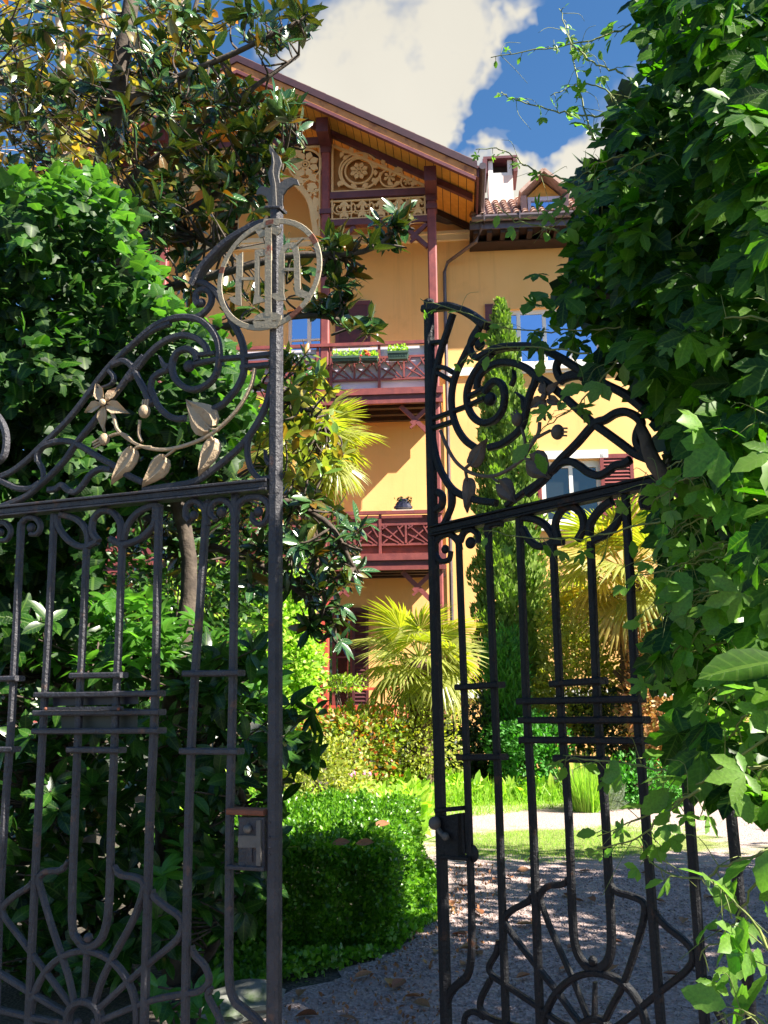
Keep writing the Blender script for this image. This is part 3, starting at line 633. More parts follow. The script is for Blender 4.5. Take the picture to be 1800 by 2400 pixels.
for mirror in (1, -1):
    mxf = lambda x: x if mirror == 1 else 2*xc-x
    L = xin+PW; Rr = xpost-PW
    X = lambda t: L+(Rr-L)*t
    zb0 = zbm1+.085; zt0 = ztop(xin+PW)-.18; zt1 = zb0+.02
    # triangular panel, pattern as seen: great rosette scroll, then smaller whirls towards the eave
    b = MB(); H = zt0-zb0; f = .06
    P = lambda t, u: (mxf(X(t)), zb0+H*u)
    hyp = lambda t: 1-.93*t
    b.sweep([P(.012, .03), P(.985, .03)], f, .06, YB-.001); b.sweep([P(.02, .0), P(.02, .97)], f, .057, YB); b.sweep([P(.02, .96), P(.98, .07)], f*1.2, .063, YB)
    H_ = H; r = H*.235; c = P(.30, .42); rosette(b, c, r*.72, YB)
    ring(b, c, r*1.05, .035, .05); spiral(b, c, r*1.12, r*1.65, PI*.35, .80*mirror, .036)
    ring(b, P(.30, .42), r*1.5, .03, .045, 0.0, 22, PI*.2, PI*1.35)
    c2 = P(.62, .27); rosette(b, c2, r*.5, YB+.001, 6); spiral(b, c2, r*.62, r*1.0, PI*.5, .9*mirror, .03, YB+.002)
    c3 = P(.80, .16); rosette(b, c3, r*.32, YB+.001, 5); spiral(b, c3, r*.4, r*.62, PI*.6, .8*mirror, .025, YB+.003)
    for t, u, a in ((.47, .15, 70), (.47, .15, 110), (.47, .12, 90), (.12, .80, 20), (.10, .70, 60), (.14, .86, -40), (.09, .15, 40), (.09, .12, 80), (.50, .46, 150), (.53, .44, 30), (.56, .50, 100), (.40, .66, 140),
                    (.71, .34, 120), (.71, .34, 60), (.90, .09, 160), (.90, .08, 120), (.20, .72, 200), (.24, .78, 120), (.47, .3, 90), (.66, .1, 30), (.66, .1, 150), (.33, .1, 30), (.28, .1, 150)):
        aa = math.radians(a if mirror == 1 else 180-a); petal(b, P(t, u), aa, 0, r*.55, r*.14, YB+.0013*(a % 7)-.004, .044)
    b.build('fretwork_panel', 'fret', villa)
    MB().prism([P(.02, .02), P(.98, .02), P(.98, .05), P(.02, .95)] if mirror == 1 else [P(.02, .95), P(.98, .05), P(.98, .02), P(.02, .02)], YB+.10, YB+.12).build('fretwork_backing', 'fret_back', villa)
    # band panel
    zb1 = zbm2+.08; zt2 = zbm1-.085; Hh = zt2-zb1
    b = MB(); Q = lambda t, u: (mxf(X(t)), zb1+Hh*u)
    b.sweep([Q(.0, .07), Q(1, .07)], .05, .06); b.sweep([Q(.0, .93), Q(1, .93)], .05, .06); b.sweep([Q(.02, 0), Q(.02, 1)], .05, .064); b.sweep([Q(.98, 0), Q(.98, 1)], .05, .064)
    for k in range(5):
        t0 = .03+.19*k+.02; tc_ = t0+.095
        if k: b.sweep([Q(t0-.02, .1), Q(t0-.02, .9)], .03, .052)
        for sg in (-1, 1):
            cc_ = Q(tc_+sg*.042, .56); ring(b, cc_, Hh*.16, .024, .048, .001*sg, 12); petal(b, Q(tc_+sg*.045, .1), math.radians(90+sg*30), 0, Hh*.36, Hh*.07, .003*sg, .04)
            spiral(b, Q(tc_+sg*.045, .52), Hh*.2, Hh*.36, -PI/2, .4*sg, .022, .0016*sg, .046, 10)
            petal(b, Q(tc_+sg*.042, .56), math.radians(90), 0, Hh*.14, Hh*.05, .0045*sg, .04)
        petal(b, Q(tc_, .12), PI/2, 0, Hh*.7, Hh*.07, .006, .04); petal(b, Q(tc_, .9), -PI/2+.6, 0, Hh*.3, Hh*.06, -.006, .04); petal(b, Q(tc_, .9), -PI/2-.6, 0, Hh*.3, Hh*.06, -.008, .04)
    b.build('fretwork_band', 'fret', villa)
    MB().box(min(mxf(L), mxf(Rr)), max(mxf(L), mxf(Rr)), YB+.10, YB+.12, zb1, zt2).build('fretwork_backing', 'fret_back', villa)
    # arched spandrel between the inner posts
    b = MB(); xr = xin-PW; ztp = zbm0-.09; span = xr-xc
    S = lambda t, z: (mxf(xr-span*t), z)
    zbt = V(740, 560, 0)[1]; Ht = ztp-zbt
    arch = [(.06, zbt), (.085, zbt+Ht*.12), (.14, zbt+Ht*.36), (.22, zbt+Ht*.49), (.35, zbt+Ht*.60), (.56, zbt+Ht*.70), (.8, zbt+Ht*.77), (1.0, zbt+Ht*.79)]
    pts = spline([S(t, z) for t, z in arch], 6)
    for k_ in range(14): ring(b, (pts[3+k_*2].x, pts[3+k_*2].y), .05, .03, .05, YB-.0008*(k_ % 4), 8)
    ring(b, S(.47, ztp-Ht*.14), Ht*.09, .04, .05, YB); rosette(b, S(.47, ztp-Ht*.14), Ht*.075, YB+.001, 6); rosette(b, S(.12, ztp-Ht*.50), Ht*.06, YB+.001, 5)
    for t_, u_, a_ in ((.33, .33, 230), (.30, .40, 250), (.36, .28, 200), (.62, .13, 190), (.62, .17, 220), (.18, .42, 240), (.66, .08, 160), (.8, .08, 190), (.88, .1, 200), (.35, .1, 120)): petal(b, S(t_, ztp-Ht*u_), math.radians(a_ if mirror == -1 else 180-a_), 0, Ht*.10, Ht*.028, YB+.0009*(a_ % 7)-.004, .044)
    b.sweep(pts, .14, .06, YB); b.sweep([S(.025, zbt), S(.025, ztp)], .05, .057, YB); b.sweep([S(0, ztp-.03), S(1, ztp-.03)], .06, .063, YB)
    cR = S(.22, ztp-Ht*.20); rr_ = Ht*.155
    rosette(b, cR, rr_*.92, YB, 8); ring(b, cR, rr_*1.06, .035, .05, YB)
    spiral(b, S(.12, ztp-Ht*.45), rr_*.15, rr_*.7, PI*.6, 1.2*mirror, .03, .001); spiral(b, S(.50, ztp-Ht*.09), rr_*.2, rr_*.6, PI*.2, 1.1*mirror, .03, .002)
    spiral(b, S(.72, ztp-Ht*.05), rr_*.1, rr_*.35, PI*.2, 1.1*mirror, .025, .002)
    for t, u, a in ((.1, .55, 250), (.07, .62, 290), (.08, .4, 60), (.2, .42, 200), (.34, .3, 260), (.4, .16, 190), (.42, .1, 160), (.07, .7, 270), (.3, .42, 40), (.6, .08, 200)):
        aa = math.radians(a if mirror == -1 else 180-a); petal(b, S(t, ztp-Ht*u), aa, 0, rr_*.75, rr_*.2, YB+.0011*(a % 9)-.005, .044)
    b.build('fretwork_arch', 'fret', villa)
# ---- diagonal braces (crossed) under beams and balconies
def braces(x, s, ztop_, L=.75, mat='wood_red', y=YB):
    a = MB(); a.beam((x+s*PW, y, ztop_-L), (x+s*(PW+L*.95), y, ztop_-.02), .10, .09)
    a.build('brace', mat, villa)
    a = MB(); a.beam((x+s*(PW+.02), y-.012, ztop_-.04), (x+s*(PW+L*.62), y-.012, ztop_-L*.62), .09, .085)
    ex, ez = x+s*(PW+L*.62), ztop_-L*.62
    a.beam((ex-s*.10, y-.014, ez-.05+.05), (ex+s*.02, y-.014, ez-.10), .05, .08)
    a.build('brace', mat, villa)
for x, s in ((xpost, -1), (xin, 1), (xin2, -1), (xout2, 1)): braces(x, s, zbm2-.08, .62, 'wood_purple')
# ---- balconies
X0, X1 = xout2-PW-.03, xpost+PW+.03
def balcony(zf, zrail, wood, boards, white=False, ybk=YW):
    hgt = zrail-zf
    MB().box(X0, X1, YB-.12, ybk-.005, zf-.08, zf).build('balcony_floor', 'board_ochre', villa)
    MB().box(X0-.05, X1+.05, YB-.22, YB-.121, zf-.10, zf+.05).build('edge_beam', wood, villa)
    MB().box(X0-.02, X1+.02, YB-.17, YB-.123, zf-.22, zf-.103).build('fascia', 'wood_purple', villa)
    MB().box(X0-.04, X1+.04, YB-.20, YB-.10, zf-.31, zf-.222).build('edge_beam', wood, villa)
    for k in range(3):                                              # joists parallel to the front
        yy = YB+.25+k*.48
        MB().box(X0, X1, yy-.07, yy+.07, zf-.30, zf-.095).build('joist', 'dark_wood', villa)
    nb = int((X1-X0)/.26); me = MB().box(.008, (X1-X0)/nb-.008, YB-.09, ybk-.01, 0, .015).mesh('soffit_board'); me.materials.append(M['board_ochre'])
    for i in range(nb): link('soffit_board', me, None, villa, (X0+i*(X1-X0)/nb, 0, zf-.0955-.001*(i % 3)))
    bays = [(xout2, xin2), (xin2, xin), (xin, xpost)]
    MB().box(X0, X1, YB-.14, YB-.055, zrail-.075, zrail).build('handrail', wood, villa)
    for a, c in bays:
        l, r = a+PW+.02, c-PW-.02; n = max(2, round((r-l)/.94)); cw = (r-l)/n
        root = MB().box(l, r, YB-.085, YB-.045, zf+hgt*.68, zf+hgt*.68+.05).box(l, r, YB-.085, YB-.045, zf+hgt*.24, zf+hgt*.24+.05).build('railing_bay', wood, villa)
        for i in range(n+1):
            xx = l+.03+(r-l-.06)*i/n; MB().box(xx-.03, xx+.03, YB-.10, YB-.03, zf+.05, zrail-.078).build('baluster', wood, root)
        for i in range(n):
            xm = l+cw*(i+.5); MB().box(xm-.022, xm+.022, YB-.095, YB-.035, zf+hgt*.24+.05, zf+hgt*.68).build('baluster', wood, root)
            for h_ in range(2):
                xa = l+cw*(i+h_*.5)+.045; xb = xa+cw*.5-.09; za, zz = zf+hgt*.24+.05, zf+hgt*.68; m_ = (xa+xb)/2; zm = (za+zz)/2; q = (xb-xa)*.26
                b = MB(); k = 0
                for (p, p2) in (((xa+q*.1, za), (xb-q*.1, zz)), ((xb-q*.1, za+.0), (xa+q*.1, zz)), ((xa, zm+.0), (m_+q, za+.01)), ((xb, zm-.06), (xb-q*1.1, zz-.02)), ((xa, zm+.12), (xa+q*.9, zz-.01))):
                    b.beam((p[0], YB-.065-.004*k, p[1]), (p2[0], YB-.065-.004*k, p2[1]), .046, .03, (0, 1, 0)); k += 1
                b.build('lattice', wood, root)
        MB().box(l, r, YB+.00, YB+.02, zf+.03, zrail-.08).build('railing_panel', 'lilac_panel' if white else 'wood_red', villa)
zu = V(880, 922, 0)[1]; zur = V(880, 806, 0)[1]; zm_ = V(900, 1306, 0)[1]; zmr = V(900, 1200, 0)[1]; zl_ = V(760, 1690, 0)[1]; zlr = V(760, 1612, 0)[1]
balcony(zu, zur, 'wood_red', True, True); balcony(zm_, zmr, 'wood_red', True)
MB().box(X0, X1, YB-.12, YW-.005, .1, zl_).build('terrace', 'stone', villa)
for a, c in ((xin, xin+1.9),):
    l, r = a+PW, c; root = MB().box(l, r, YB-.09, YB-.04, zlr-.06, zlr).box(l, r, YB-.085, YB-.045, zlr-.42, zlr-.37).box(l, r, YB-.085, YB-.045, zl_+.06, zl_+.11).build('railing_bay', 'wood_bright_red', villa)
    for i in range(5):
        x = l+.2+.42*i; MB().box(x-.025, x+.025, YB-.10, YB-.03, zl_, zlr-.42).build('baluster', 'wood_bright_red', root)
        b = MB(); b.beam((x+.05, YB-.065, zl_+.10), (x+.34, YB-.065, zlr-.45), .035, .03, (0, 1, 0)); b.beam((x+.34, YB-.07, zl_+.10), (x+.05, YB-.07, zlr-.45), .035, .03, (0, 1, 0)); b.build('lattice', 'wood_bright_red', root)
MB().box(xin-PW-.012, xin+PW+.012, YB-PW-.012, YB+PW+.012, .2, zm_-.9).build('post_sleeve', 'wood_bright_red', villa)
for z in (zu-.31, zm_-.31):
    for x, s in ((xpost, -1), (xin, 1), (xin2, -1)): braces(x, s, z, .72)
# upper floor joist boxes seen beyond posts: right wing eave
ze = V(1180, 512, YW-.95)[1]; xe0 = geave[0]-.12
MB().box(xe0, xR, YW-.92, YW+.0, ze-.20, ze-.16).build('wing_soffit', 'dark_wood', villa)
nb = 20
for i in range(nb):
    x = xe0+.15+i*(xR-xe0)/nb; MB().box(x-.06, x+.06, YW-.90, YW-.002, ze-.34, ze-.205).build('rafter_end', 'dark_wood', villa)
MB().box(xe0, xR, YW-.96, YW-.925, ze-.26, ze-.02).build('eave_board', 'zinc', villa)
MB().tube([(xe0+.05, YW-1.05, ze-.02), (xR, YW-1.05, ze-.02)], .085, 8).build('gutter', 'zinc', villa)
MB().box(xe0, xR, YW-.5, YW-.02, ze-.36, ze-.34).build('wall_plate', 'dark_wood', villa)
for i in range(8):
    x = xe0+.35+i*.85; MB().box(x-.015, x+.015, YW-1.15, YW-.95, ze-.14, ze+.08).build('gutter_bracket', 'zinc', villa)
# wing roof, pantile rows
pw = math.radians(37); yE = YW-1.02; rl = 3.1
wr = MB().quad((xe0, yE, ze+.03), (xR, yE, ze+.03), (xR, yE+rl*math.cos(pw), ze+.03+rl*math.sin(pw)), (xe0, yE+rl*math.cos(pw), ze+.03+rl*math.sin(pw)))
wr.quad((xe0, yE+rl*math.cos(pw), ze+.03+rl*math.sin(pw)), (xR, yE+rl*math.cos(pw), ze+.03+rl*math.sin(pw)), (xR, YBK+1, ze-.5), (xe0, YBK+1, ze-.5)); wro = wr.build('roof', 'tile', villa)
v0, t0 = [], []
ncol = int((xR-xe0)/.21); nrow = 8; Vv = []; Tt = []; k = 0; sg = 6
for r in range(nrow):
    for c in range(ncol):
        x = xe0+.1+c*.21+random.uniform(-.006, .006); s0 = r*rl/nrow-.03; s1 = (r+1)*rl/nrow+.02; ra = .078
        for s, rr2, up in ((s0, ra, .035), (s1, ra*.8, .01)):
            for j in range(sg+1):
                a = PI*j/sg; xx = x+rr2*math.cos(a); hh = .03+up+rr2*.85*math.sin(a)
                Vv.append((xx, yE+s*math.cos(pw)-hh*math.sin(pw), ze+.0+s*math.sin(pw)+hh*math.cos(pw)))
        for j in range(sg): Tt += [(k+j, k+j+1, k+sg+1+j), (k+j+1, k+sg+2+j, k+sg+1+j)]
        Tt += [(k, k+j, k+j+1) for j in range(1, sg)]
        k += 2*(sg+1)
o = link('roof_tiles', npmesh('roof_tiles', Vv, Tt), 'tile', wro); o['kind'] = 'stuff'
ridge = (yE+rl*math.cos(pw), ze+.1+rl*math.sin(pw))
# chimney
yc = yE+1.9
cx0, zcb = V(1146, 470, yc); cx1, _ = V(1204, 470, yc); zct = V(1170, 412, yc)[1]; zcc = V(1170, 374, yc)[1]
ch = MB().box(cx0, cx1, yc, yc+.75, zcb-1.2, zct).build('chimney', 'chimney_plaster', villa)
b = MB()
for xa in (cx0+.01, cx1-.13):
    for ya in (yc+.01, yc+.62): b.box(xa, xa+.12, ya, ya+.12, zct, zcc-.02)
b.box(cx0+.13, cx1-.13, yc+.02, yc+.73, zct, zct+.10); b.build('chimney_cage', 'white_paint', ch)
MB().box(cx0-.12, cx1+.12, yc-.10, yc+.85, zcc-.02, zcc+.05).box(cx0-.14, cx0-.02, yc-.11, yc+.86, zcc-.45, zcc-.022).box(cx1+.02, cx1+.13, yc-.11, yc+.86, zcc-.42, zcc-.022).build('chimney_hood', 'wood_purple', ch)
MB().box(cx0+.14, cx1-.14, yc+.3, yc+.5, zct+.1, zcc-.03).build('flue', 'dark_wood', ch)
# dormer
yd = yE+.3
dx0, dz0 = V(1222, 492, yd); dx1, _ = V(1334, 492, yd); dzt = V(1280, 446, yd)[1]; dap = V(1282, 400, yd)[1]; dxm = (dx0+dx1)/2
d = MB().box(dx0+.16, dx1-.16, yd+.3, yd+3, dz0-.2, dzt); d.prism([(dx0+.16, dzt), (dx1-.16, dzt), (dxm, dap-.12)], yd+.3, yd+3); dorm = d.build('dormer', 'board_ochre', villa)
b = MB(); b.beam((dx0-.02, yd+1.4, dzt-.06), (dxm, yd+1.4, dap), .08, 3.0, (0, 0, 1)); b.beam((dx1+.02, yd+1.4, dzt-.06), (dxm, yd+1.4, dap), .08, 3.0, (0, 0, 1)); b.build('dormer_roof', 'tile', dorm)
MB().box(dx0, dx0+.14, yd+.02, yd+.3, dz0-.2, dzt-.1).build('dormer_cheek', 'wood_plum', dorm)
MB().box(dx1-.14, dx1, yd+.02, yd+.3, dz0-.2, dzt-.1).build('dormer_cheek', 'wood_plum', dorm)
MB().box(dx0+.18, dx0+.26, yd+.2, yd+.29, dz0-.2, dzt-.05).box(dx0+.26, dx1-.18, yd+.2, yd+.29, dzt-.15, dzt-.05).box(dx1-.26, dx1-.18, yd+.2, yd+.29, dz0-.2, dzt-.16).build('window_frame', 'lilac_panel', dorm)
MB().quad((dx0+.26, yd+.24, dz0-.2), (dx1-.26, yd+.24, dz0-.2), (dx1-.26, yd+.25, dzt-.15), (dx0+.26, yd+.25, dzt-.15)).build('pane', 'glass_sky', dorm)
# downpipe
xg = geave[0]+.16; zg = geave[1]-.25; xp = V(1043, 700, YW-.08)[0]; zk = V(1040, 625, YW-.08)[1]
MB().tube([(xg, YW-.95, zg+.15), (xg, YW-.95, zg-.35), (xg-.12, YW-.8, zg-.6), (xp+.08, YW-.10, zk+.1), (xp, YW-.085, zk-.15), (xp, YW-.085, .2)], .045, 8).build('downpipe', 'zinc', villa)
# awning pole by the upper window
# ================================================================== things on the balconies
def vpt(x, y, z): return VO+vx*x+vy*y+Vector((0, 0, z))
def flower_box(px0, px1, pyt, pyb, yl, lab, dark=False, plants='lf_bright', n=130, flowers=None, grp='planter boxes hung on the upper balcony rail'):
    x0, zt = V(px0, pyt, yl); x1, zb = V(px1, pyb, yl); root = empty('flower_box', vpt((x0+x1)/2, yl, zb), -YAW, lab, 'flower box', grp)
    w = (x1-x0)/2; h = zt-zb; b = MB()
    n0 = len(b.v); b.v += [(-w*.93, -.08, 0), (w*.93, -.08, 0), (w*.93, .08, 0), (-w*.93, .08, 0), (-w, -.1, h), (w, -.1, h), (w, .1, h), (-w, .1, h)]
    b.f += [(0, 3, 2, 1), (0, 1, 5, 4), (1, 2, 6, 5), (2, 3, 7, 6), (3, 0, 4, 7)]
    b.box(-w-.01, w+.01, -.115, -.101, h-.04, h+.01).box(-w-.01, w+.01, .101, .115, h-.04, h+.01)
    k = int(w*2/.06)
    for i in range(k): b.box(-w*.9+i*.06, -w*.9+i*.06+.03, -.096, -.086, h*.35, h*.5)
    b.build('trough', 'box_green', root)
    MB().box(-w*.97, w*.97, -.09, .09, h*.8, h*.86).build('soil', 'soil_m', root)
    P = np.stack([rng.uniform(-w, w, n), rng.uniform(-.1, .1, n), h+rng.uniform(0, .14, n)], 1); A = rnd(n, .5)+[0, 0, 1.]
    foliage_local(root, P, A, rng.uniform(.05, .1, n), plants)
    if flowers:
        b = MB()
        for i in range(7): b.ball((rng.uniform(-w, w), -.08, h+rng.uniform(.0, .15)), .035, 6, 4)
        b.build('blossoms', flowers, root, kind='stuff')
def foliage_local(root, P, A, S, mat, tpl=None, name='foliage'):
    tpl = tpl or blade(1, .25, 3, .2, .3); A = np.asarray(A, float); N = rnd(len(P))+[0, 0, .8]
    Vv_, T_ = merged('', tpl, np.asarray(P, float), frames(A, N), np.asarray(S, float)); o = link(name, npmesh(name, Vv_, T_), mat, root); o['kind'] = 'stuff'; return o
flower_box(909, 957, 828, 843, YB-.30, 'dark green trough with slotted front hung on the upper balcony rail, nearest the gate post')
flower_box(847, 886, 840, 847, YB-.28, 'shallow dark trough of red flowers on the upper balcony, between the other troughs', flowers='petal_red')
flower_box(778, 842, 840, 848, YB-.28, 'long shallow dark trough with trailing stems beside the red flower trough on the upper balcony')
flower_box(664, 680, 832, 846, YB-.28, 'small green trough with pink bloom on the upper balcony, right beside the iron gate stile', flowers='petal_pink')
# dark planter bowl on the middle balcony rail
x, z = V(945, 1198, YB+.1); root = empty('planter_bowl', vpt(x, YB+.12, zmr), -YAW, 'dark slotted rounded planter standing on the middle balcony handrail', 'planter')
MB().box(-.24, .24, -.14, .14, 0, .04).build('saucer', 'cream', root)
b = MB()
for k in range(4): b.ball((0, 0, .12+.055*k), .22-.035*k, 12, 5, (1, .6, .35))
b.build('bowl', 'plate_blue', root)
foliage_local(root, np.stack([rng.uniform(-.18, .18, 60), rng.uniform(-.1, .1, 60), rng.uniform(.2, .32, 60)], 1), rnd(60, .6)+[0, 0, 1], rng.uniform(.04, .09, 60), 'lf_dark')
x, z = V(886, 790, YB+.5); root = empty('folded_awning_pole', vpt(x, YB+.4, zu), -YAW, 'thin white pole with hook leaning behind the upper balcony rail', 'pole')
MB().tube([(0, 0, 0), (0, 0, 1.55)], .02, 6).build('pole', 'wire', root)
MB().tube([(0, 0, 1.55), (0, -.05, 1.62), (0, -.12, 1.6), (0, -.12, 1.52)], .015, 6).build('hook', 'wire', root)
# ================================================================== GATES: wrought iron leaves, each in its own upright plane
class Leaf:
    def __init__(s, name, p0, d, label, mat, tau):
        s.p0 = Vector((p0[0], p0[1], 0)); s.d = Vector((d[0], d[1], 0)).normalized(); s.n = Vector((-s.d.y, s.d.x, 0))
        if s.n.y > 0: s.n = -s.n                       # n looks towards the road; local -y faces the viewer when d.x > 0
        s.rz = math.atan2(s.d.y, s.d.x); s.root = empty(name, s.p0, s.rz, label, 'gate'); s.mat = mat; s.tau = tau; s.k = 0
        s.fy = 1 if Vector((-s.d.y, s.d.x, 0)).y < 0 else -1   # local y sign pointing to the viewer
    def g(s, px, py):
        p = on_plane(px, py, s.p0, s.n)-s.p0; return (p.dot(s.d), p.z)
    def G(s, pts, ox=0, oy=0, sc=1.): return [s.g(ox+x/sc, oy+y/sc) for x, y in pts]
    def dd(s, d): s.k += 1; return d+(s.k*7 % 23)*.00031
    def bar(s, name, pts, w, d=.016, mat=None, sp=True, closed=False, taper=None, front=0., o=(0, 0, 1.), label=None, parent=None):
        P = s.G(pts, *o); P = spline(P, 6, closed) if sp else [Vector(p) for p in P]
        return MB().sweep(P, w, s.dd(d), s.fy*front, closed, taper).build(name, mat or s.mat, parent or s.root, label=label)
    def knob(s, name, px, py, r, mat=None, front=0, sc=(1, 1, 1), parent=None):
        u, z = s.g(px, py); o = MB().ball((u, s.fy*front, z), r, 12, 8, sc).build(name, mat or s.mat, parent or s.root, smooth=True); return o
    def plate(s, name, pts, y0, y1, mat=None, o=(0, 0, 1.), parent=None, label=None):
        P = s.G(pts, *o); return MB().prism([tuple(p) for p in P], s.fy*y0, s.fy*y1).build(name, mat or s.mat, parent or s.root, label=label)
    def heart(s, tip, base, body, mat=None, o=(0, 0, 1.), w=.5):
        """embossed heart leaf: ridge from base to tip, two lobes"""
        T = Vector(s.G([tip], *o)[0]); B = Vector(s.G([base], *o)[0]); L = (T-B).length; a = (T-B)/L; q = Vector((-a.y, a.x))
        out = [(.06, .0), (-.06, .18), (.02, .36), (.20, .47), (.40, .44), (.60, .30), (.80, .13), (1, 0)]
        b = MB(); ridge = [(.05, .004), (.35, .014), (.7, .010), (1, .0)]
        vs = [B+a*(t*L) for t, _ in ridge]
        for sg in (1, -1):
            n = len(b.v)
            for t, h in ridge: p = B+a*(t*L); b.v.append((p.x, s.fy*(.012+h*.2), p.y))
            for t, ww in out: p = B+a*(t*L)+q*(ww*sg*L*w*1.7); b.v.append((p.x, s.fy*(.010-.006*abs(ww)), p.y))
            for t, ww in out[1:-1]: p = B+a*(t*L)+q*(ww*.55*sg*L*w*1.7); b.v.append((p.x, s.fy*(.024), p.y))
            m = n+4; k = m+len(out); i = len(out)-2
            for j in range(i-1): b.f.append((m+1+j, m+2+j, k+1+j, k+j))
            b.f.append((m, m+1, k)); b.f.append((m+i, m+i+1, k+i-1))
            b.f += [(n, m, k), (n, k, k+1, n+1)] + [(n+1, k+1, k+2), (n+1, k+2, k+3), (n+1, k+3, n+2), (n+2, k+3, k+4), (n+2, k+4, k+5), (n+2, k+5, m+i+1)]
            # back sheet
            r = [(v[0], v[1]-s.fy*.006, v[2]) for v in b.v[n:]]; n2 = len(b.v); b.v += r
            b.f += [tuple(n2+x-n for x in f[::-1]) for f in b.f if min(f) >= n and max(f) < n2]
        me = b.mesh('cast_leaf', False); o_ = link('cast_leaf', me, mat or s.tau, s.root); return o_
    def flower(s, c, tips, mat=None, o=(0, 0, 1.), w=.27):
        C = Vector(s.G([c], *o)[0]); root = MB().ball((C.x, s.fy*.03, C.y), .014, 10, 8, (1, .8, 1)).build('cast_flower', mat or s.tau, s.root, True)
        for t in tips:
            T = Vector(s.G([t], *o)[0]); L = (T-C).length; a = (T-C)/L; q = Vector((-a.y, a.x)); b = MB()
            pr = [(.10, .05, .020), (.3, w*.8, .028), (.5, w, .026), (.75, w*.5, .018), (1, 0, .008)]
            for t_, ww, y in pr:
                p = C+a*(t_*L)
                for sg in (-1, 0, 1): z = p+q*(ww*sg*L*.8); b.v.append((z.x, s.fy*(y-(0 if sg else .010)), z.y))
            for i in range(4):
                for j in range(2): b.f.append((i*3+j, i*3+j+1, (i+1)*3+j+1, (i+1)*3+j))
            nn = len(b.v); b.v += [(v[0], v[1]-s.fy*.004, v[2]) for v in b.v]; b.f += [tuple(nn+x for x in f[::-1]) for f in b.f]
            b.build('petal', mat or s.tau, root)
        return root
    def bud(s, c, tip, mat=None, o=(0, 0, 1.), r=.016):
        C = Vector(s.G([c], *o)[0]); T = Vector(s.G([tip], *o)[0]); a = (T-C).normalized(); q = Vector((-a.y, a.x))
        ob = MB().ball((C.x, s.fy*.012, C.y), r, 12, 8, (1, .8, 1.1)).build('cast_bud', mat or s.tau, s.root, True); b = MB()
        for k in (-1, 0, 1): b.beam((C.x+a.x*r*.6+q.x*k*r*.5, s.fy*(.014+.001*k), C.y+a.y*r*.6+q.y*k*r*.5), (T.x+q.x*k*r*.5, s.fy*(.014+.0013*k), T.y+q.y*k*r*.5), .006, .006)
        b.build('sepals', mat or s.tau, ob); return ob

PI_ = PI
# ------------------------------------------------------------------ left leaf
A = Leaf('iron_gate', (-.349, 3.06), (-.916, .402), 'nearer grey wrought iron gate leaf on the left, carrying a round monogram and flame finial', 'iron', 'taupe')
F = (0, 1150, 2.44); H = (0, 1900, 2.44); CA = (400, 340, 4.1475); CB = (0, 700, 4.1475); CC = (300, 700, 4.1475)
A.bar('stile', [(648.5, 490), (648, 780), (646, 1200), (645, 1700), (643, 2200), (642, 2560)], .042, .040, sp=False)
A.bar('bottom_rail', [(-150, 2440), (642, 2520)], .04, .03, sp=False)
A.bar('hinge_stile', [(-135, 1225), (-190, 2400)], .04, .036, sp=False)
A.bar('top_rail', [(-140, 1216), (632, 1137)], .030, .040, sp=False)
A.bar('top_rail_moulding', [(-140, 1206), (632, 1127)], .010, .055, sp=False); A.bar('top_rail_moulding', [(-140, 1225), (632, 1148)], .008, .050, sp=False)
BW = .0265
def vb(pts, L=A, w=BW, o=(0, 0, 1.), nm='bar'): return L.bar(nm, pts, w, .022, o=o)
vb([(553, 1168), (551, 1175), (548, 1450), (545, 1650), (539, 1900), (537, 2150), (537, 2290), (549, 2343), (574, 2367), (607, 2396), (636, 2440)])
vb([(486, 1178), (484, 1200), (468, 1430), (453, 1650), (443, 1900), (438, 2150), (434, 2400), (433, 2470)])
vb([(374, 1183), (372, 1230), (363, 1650), (352, 1900), (345, 2150), (338, 2400), (336, 2460)])
vb([(287, 1273), (278, 1500), (272, 1650), (262, 1900), (256, 2105), (246, 2179), (228, 2210), (204, 2219), (183, 2203), (169, 2150), (176, 1900), (186, 1650), (196, 1450), (203, 1281)], nm='u_bar')
vb([(127, 1205), (118, 1400), (104, 1650), (90, 1900), (78, 2150), (66, 2400), (63, 2450)])
vb([(50, 1225), (29, 1650), (12, 1900), (-2, 2150), (-10, 2400)]); vb([(-45, 1235), (-62, 1650), (-80, 1900), (-100, 2400)])
# scroll heads under the rail
def vol(pts, L=A, o=F, w=.024, d=.020, nm='scroll', blob=None, r=.017):
    ob = L.bar(nm, pts, w, d, o=o, taper=lambda t: 1.05-.35*t if blob else 1.0)
    if blob: u, z = L.G([blob], *o)[0]; MB().ball((u, 0, z), r, 12, 8, (1, .75, 1)).build('scroll_eye', L.mat, ob, True)
    return ob
vol([(1345, 180), (1360, 90), (1410, 45), (1490, 40), (1535, 85), (1530, 160), (1485, 195), (1445, 165), (1450, 125)], blob=(1478, 122), r=.018)
vol([(1345, 160), (1325, 90), (1275, 55), (1220, 75), (1203, 130), (1235, 168)], blob=(1268, 122), r=.020)
vol([(1182, 200), (1172, 110), (1120, 62), (1072, 85), (1062, 145), (1085, 175)], blob=(1108, 142), r=.018)
vol([(905, 85), (860, 90), (790, 125), (735, 190), (705, 285)], nm='loop'); vol([(890, 95), (882, 190), (815, 265), (740, 300), (690, 305), (630, 275)], nm='loop')
vol([(690, 290), (690, 190), (645, 125), (580, 118), (535, 165), (530, 240), (565, 290)], nm='loop'); vol([(505, 320), (495, 230), (440, 165), (345, 135)], nm='loop')
vol([(322, 140), (340, 215), (400, 290), (480, 322), (560, 290)], nm='loop')
vol([(115, 260), (122, 195), (155, 158), (205, 160), (232, 200), (215, 245), (175, 250)], blob=(178, 212), r=.019)
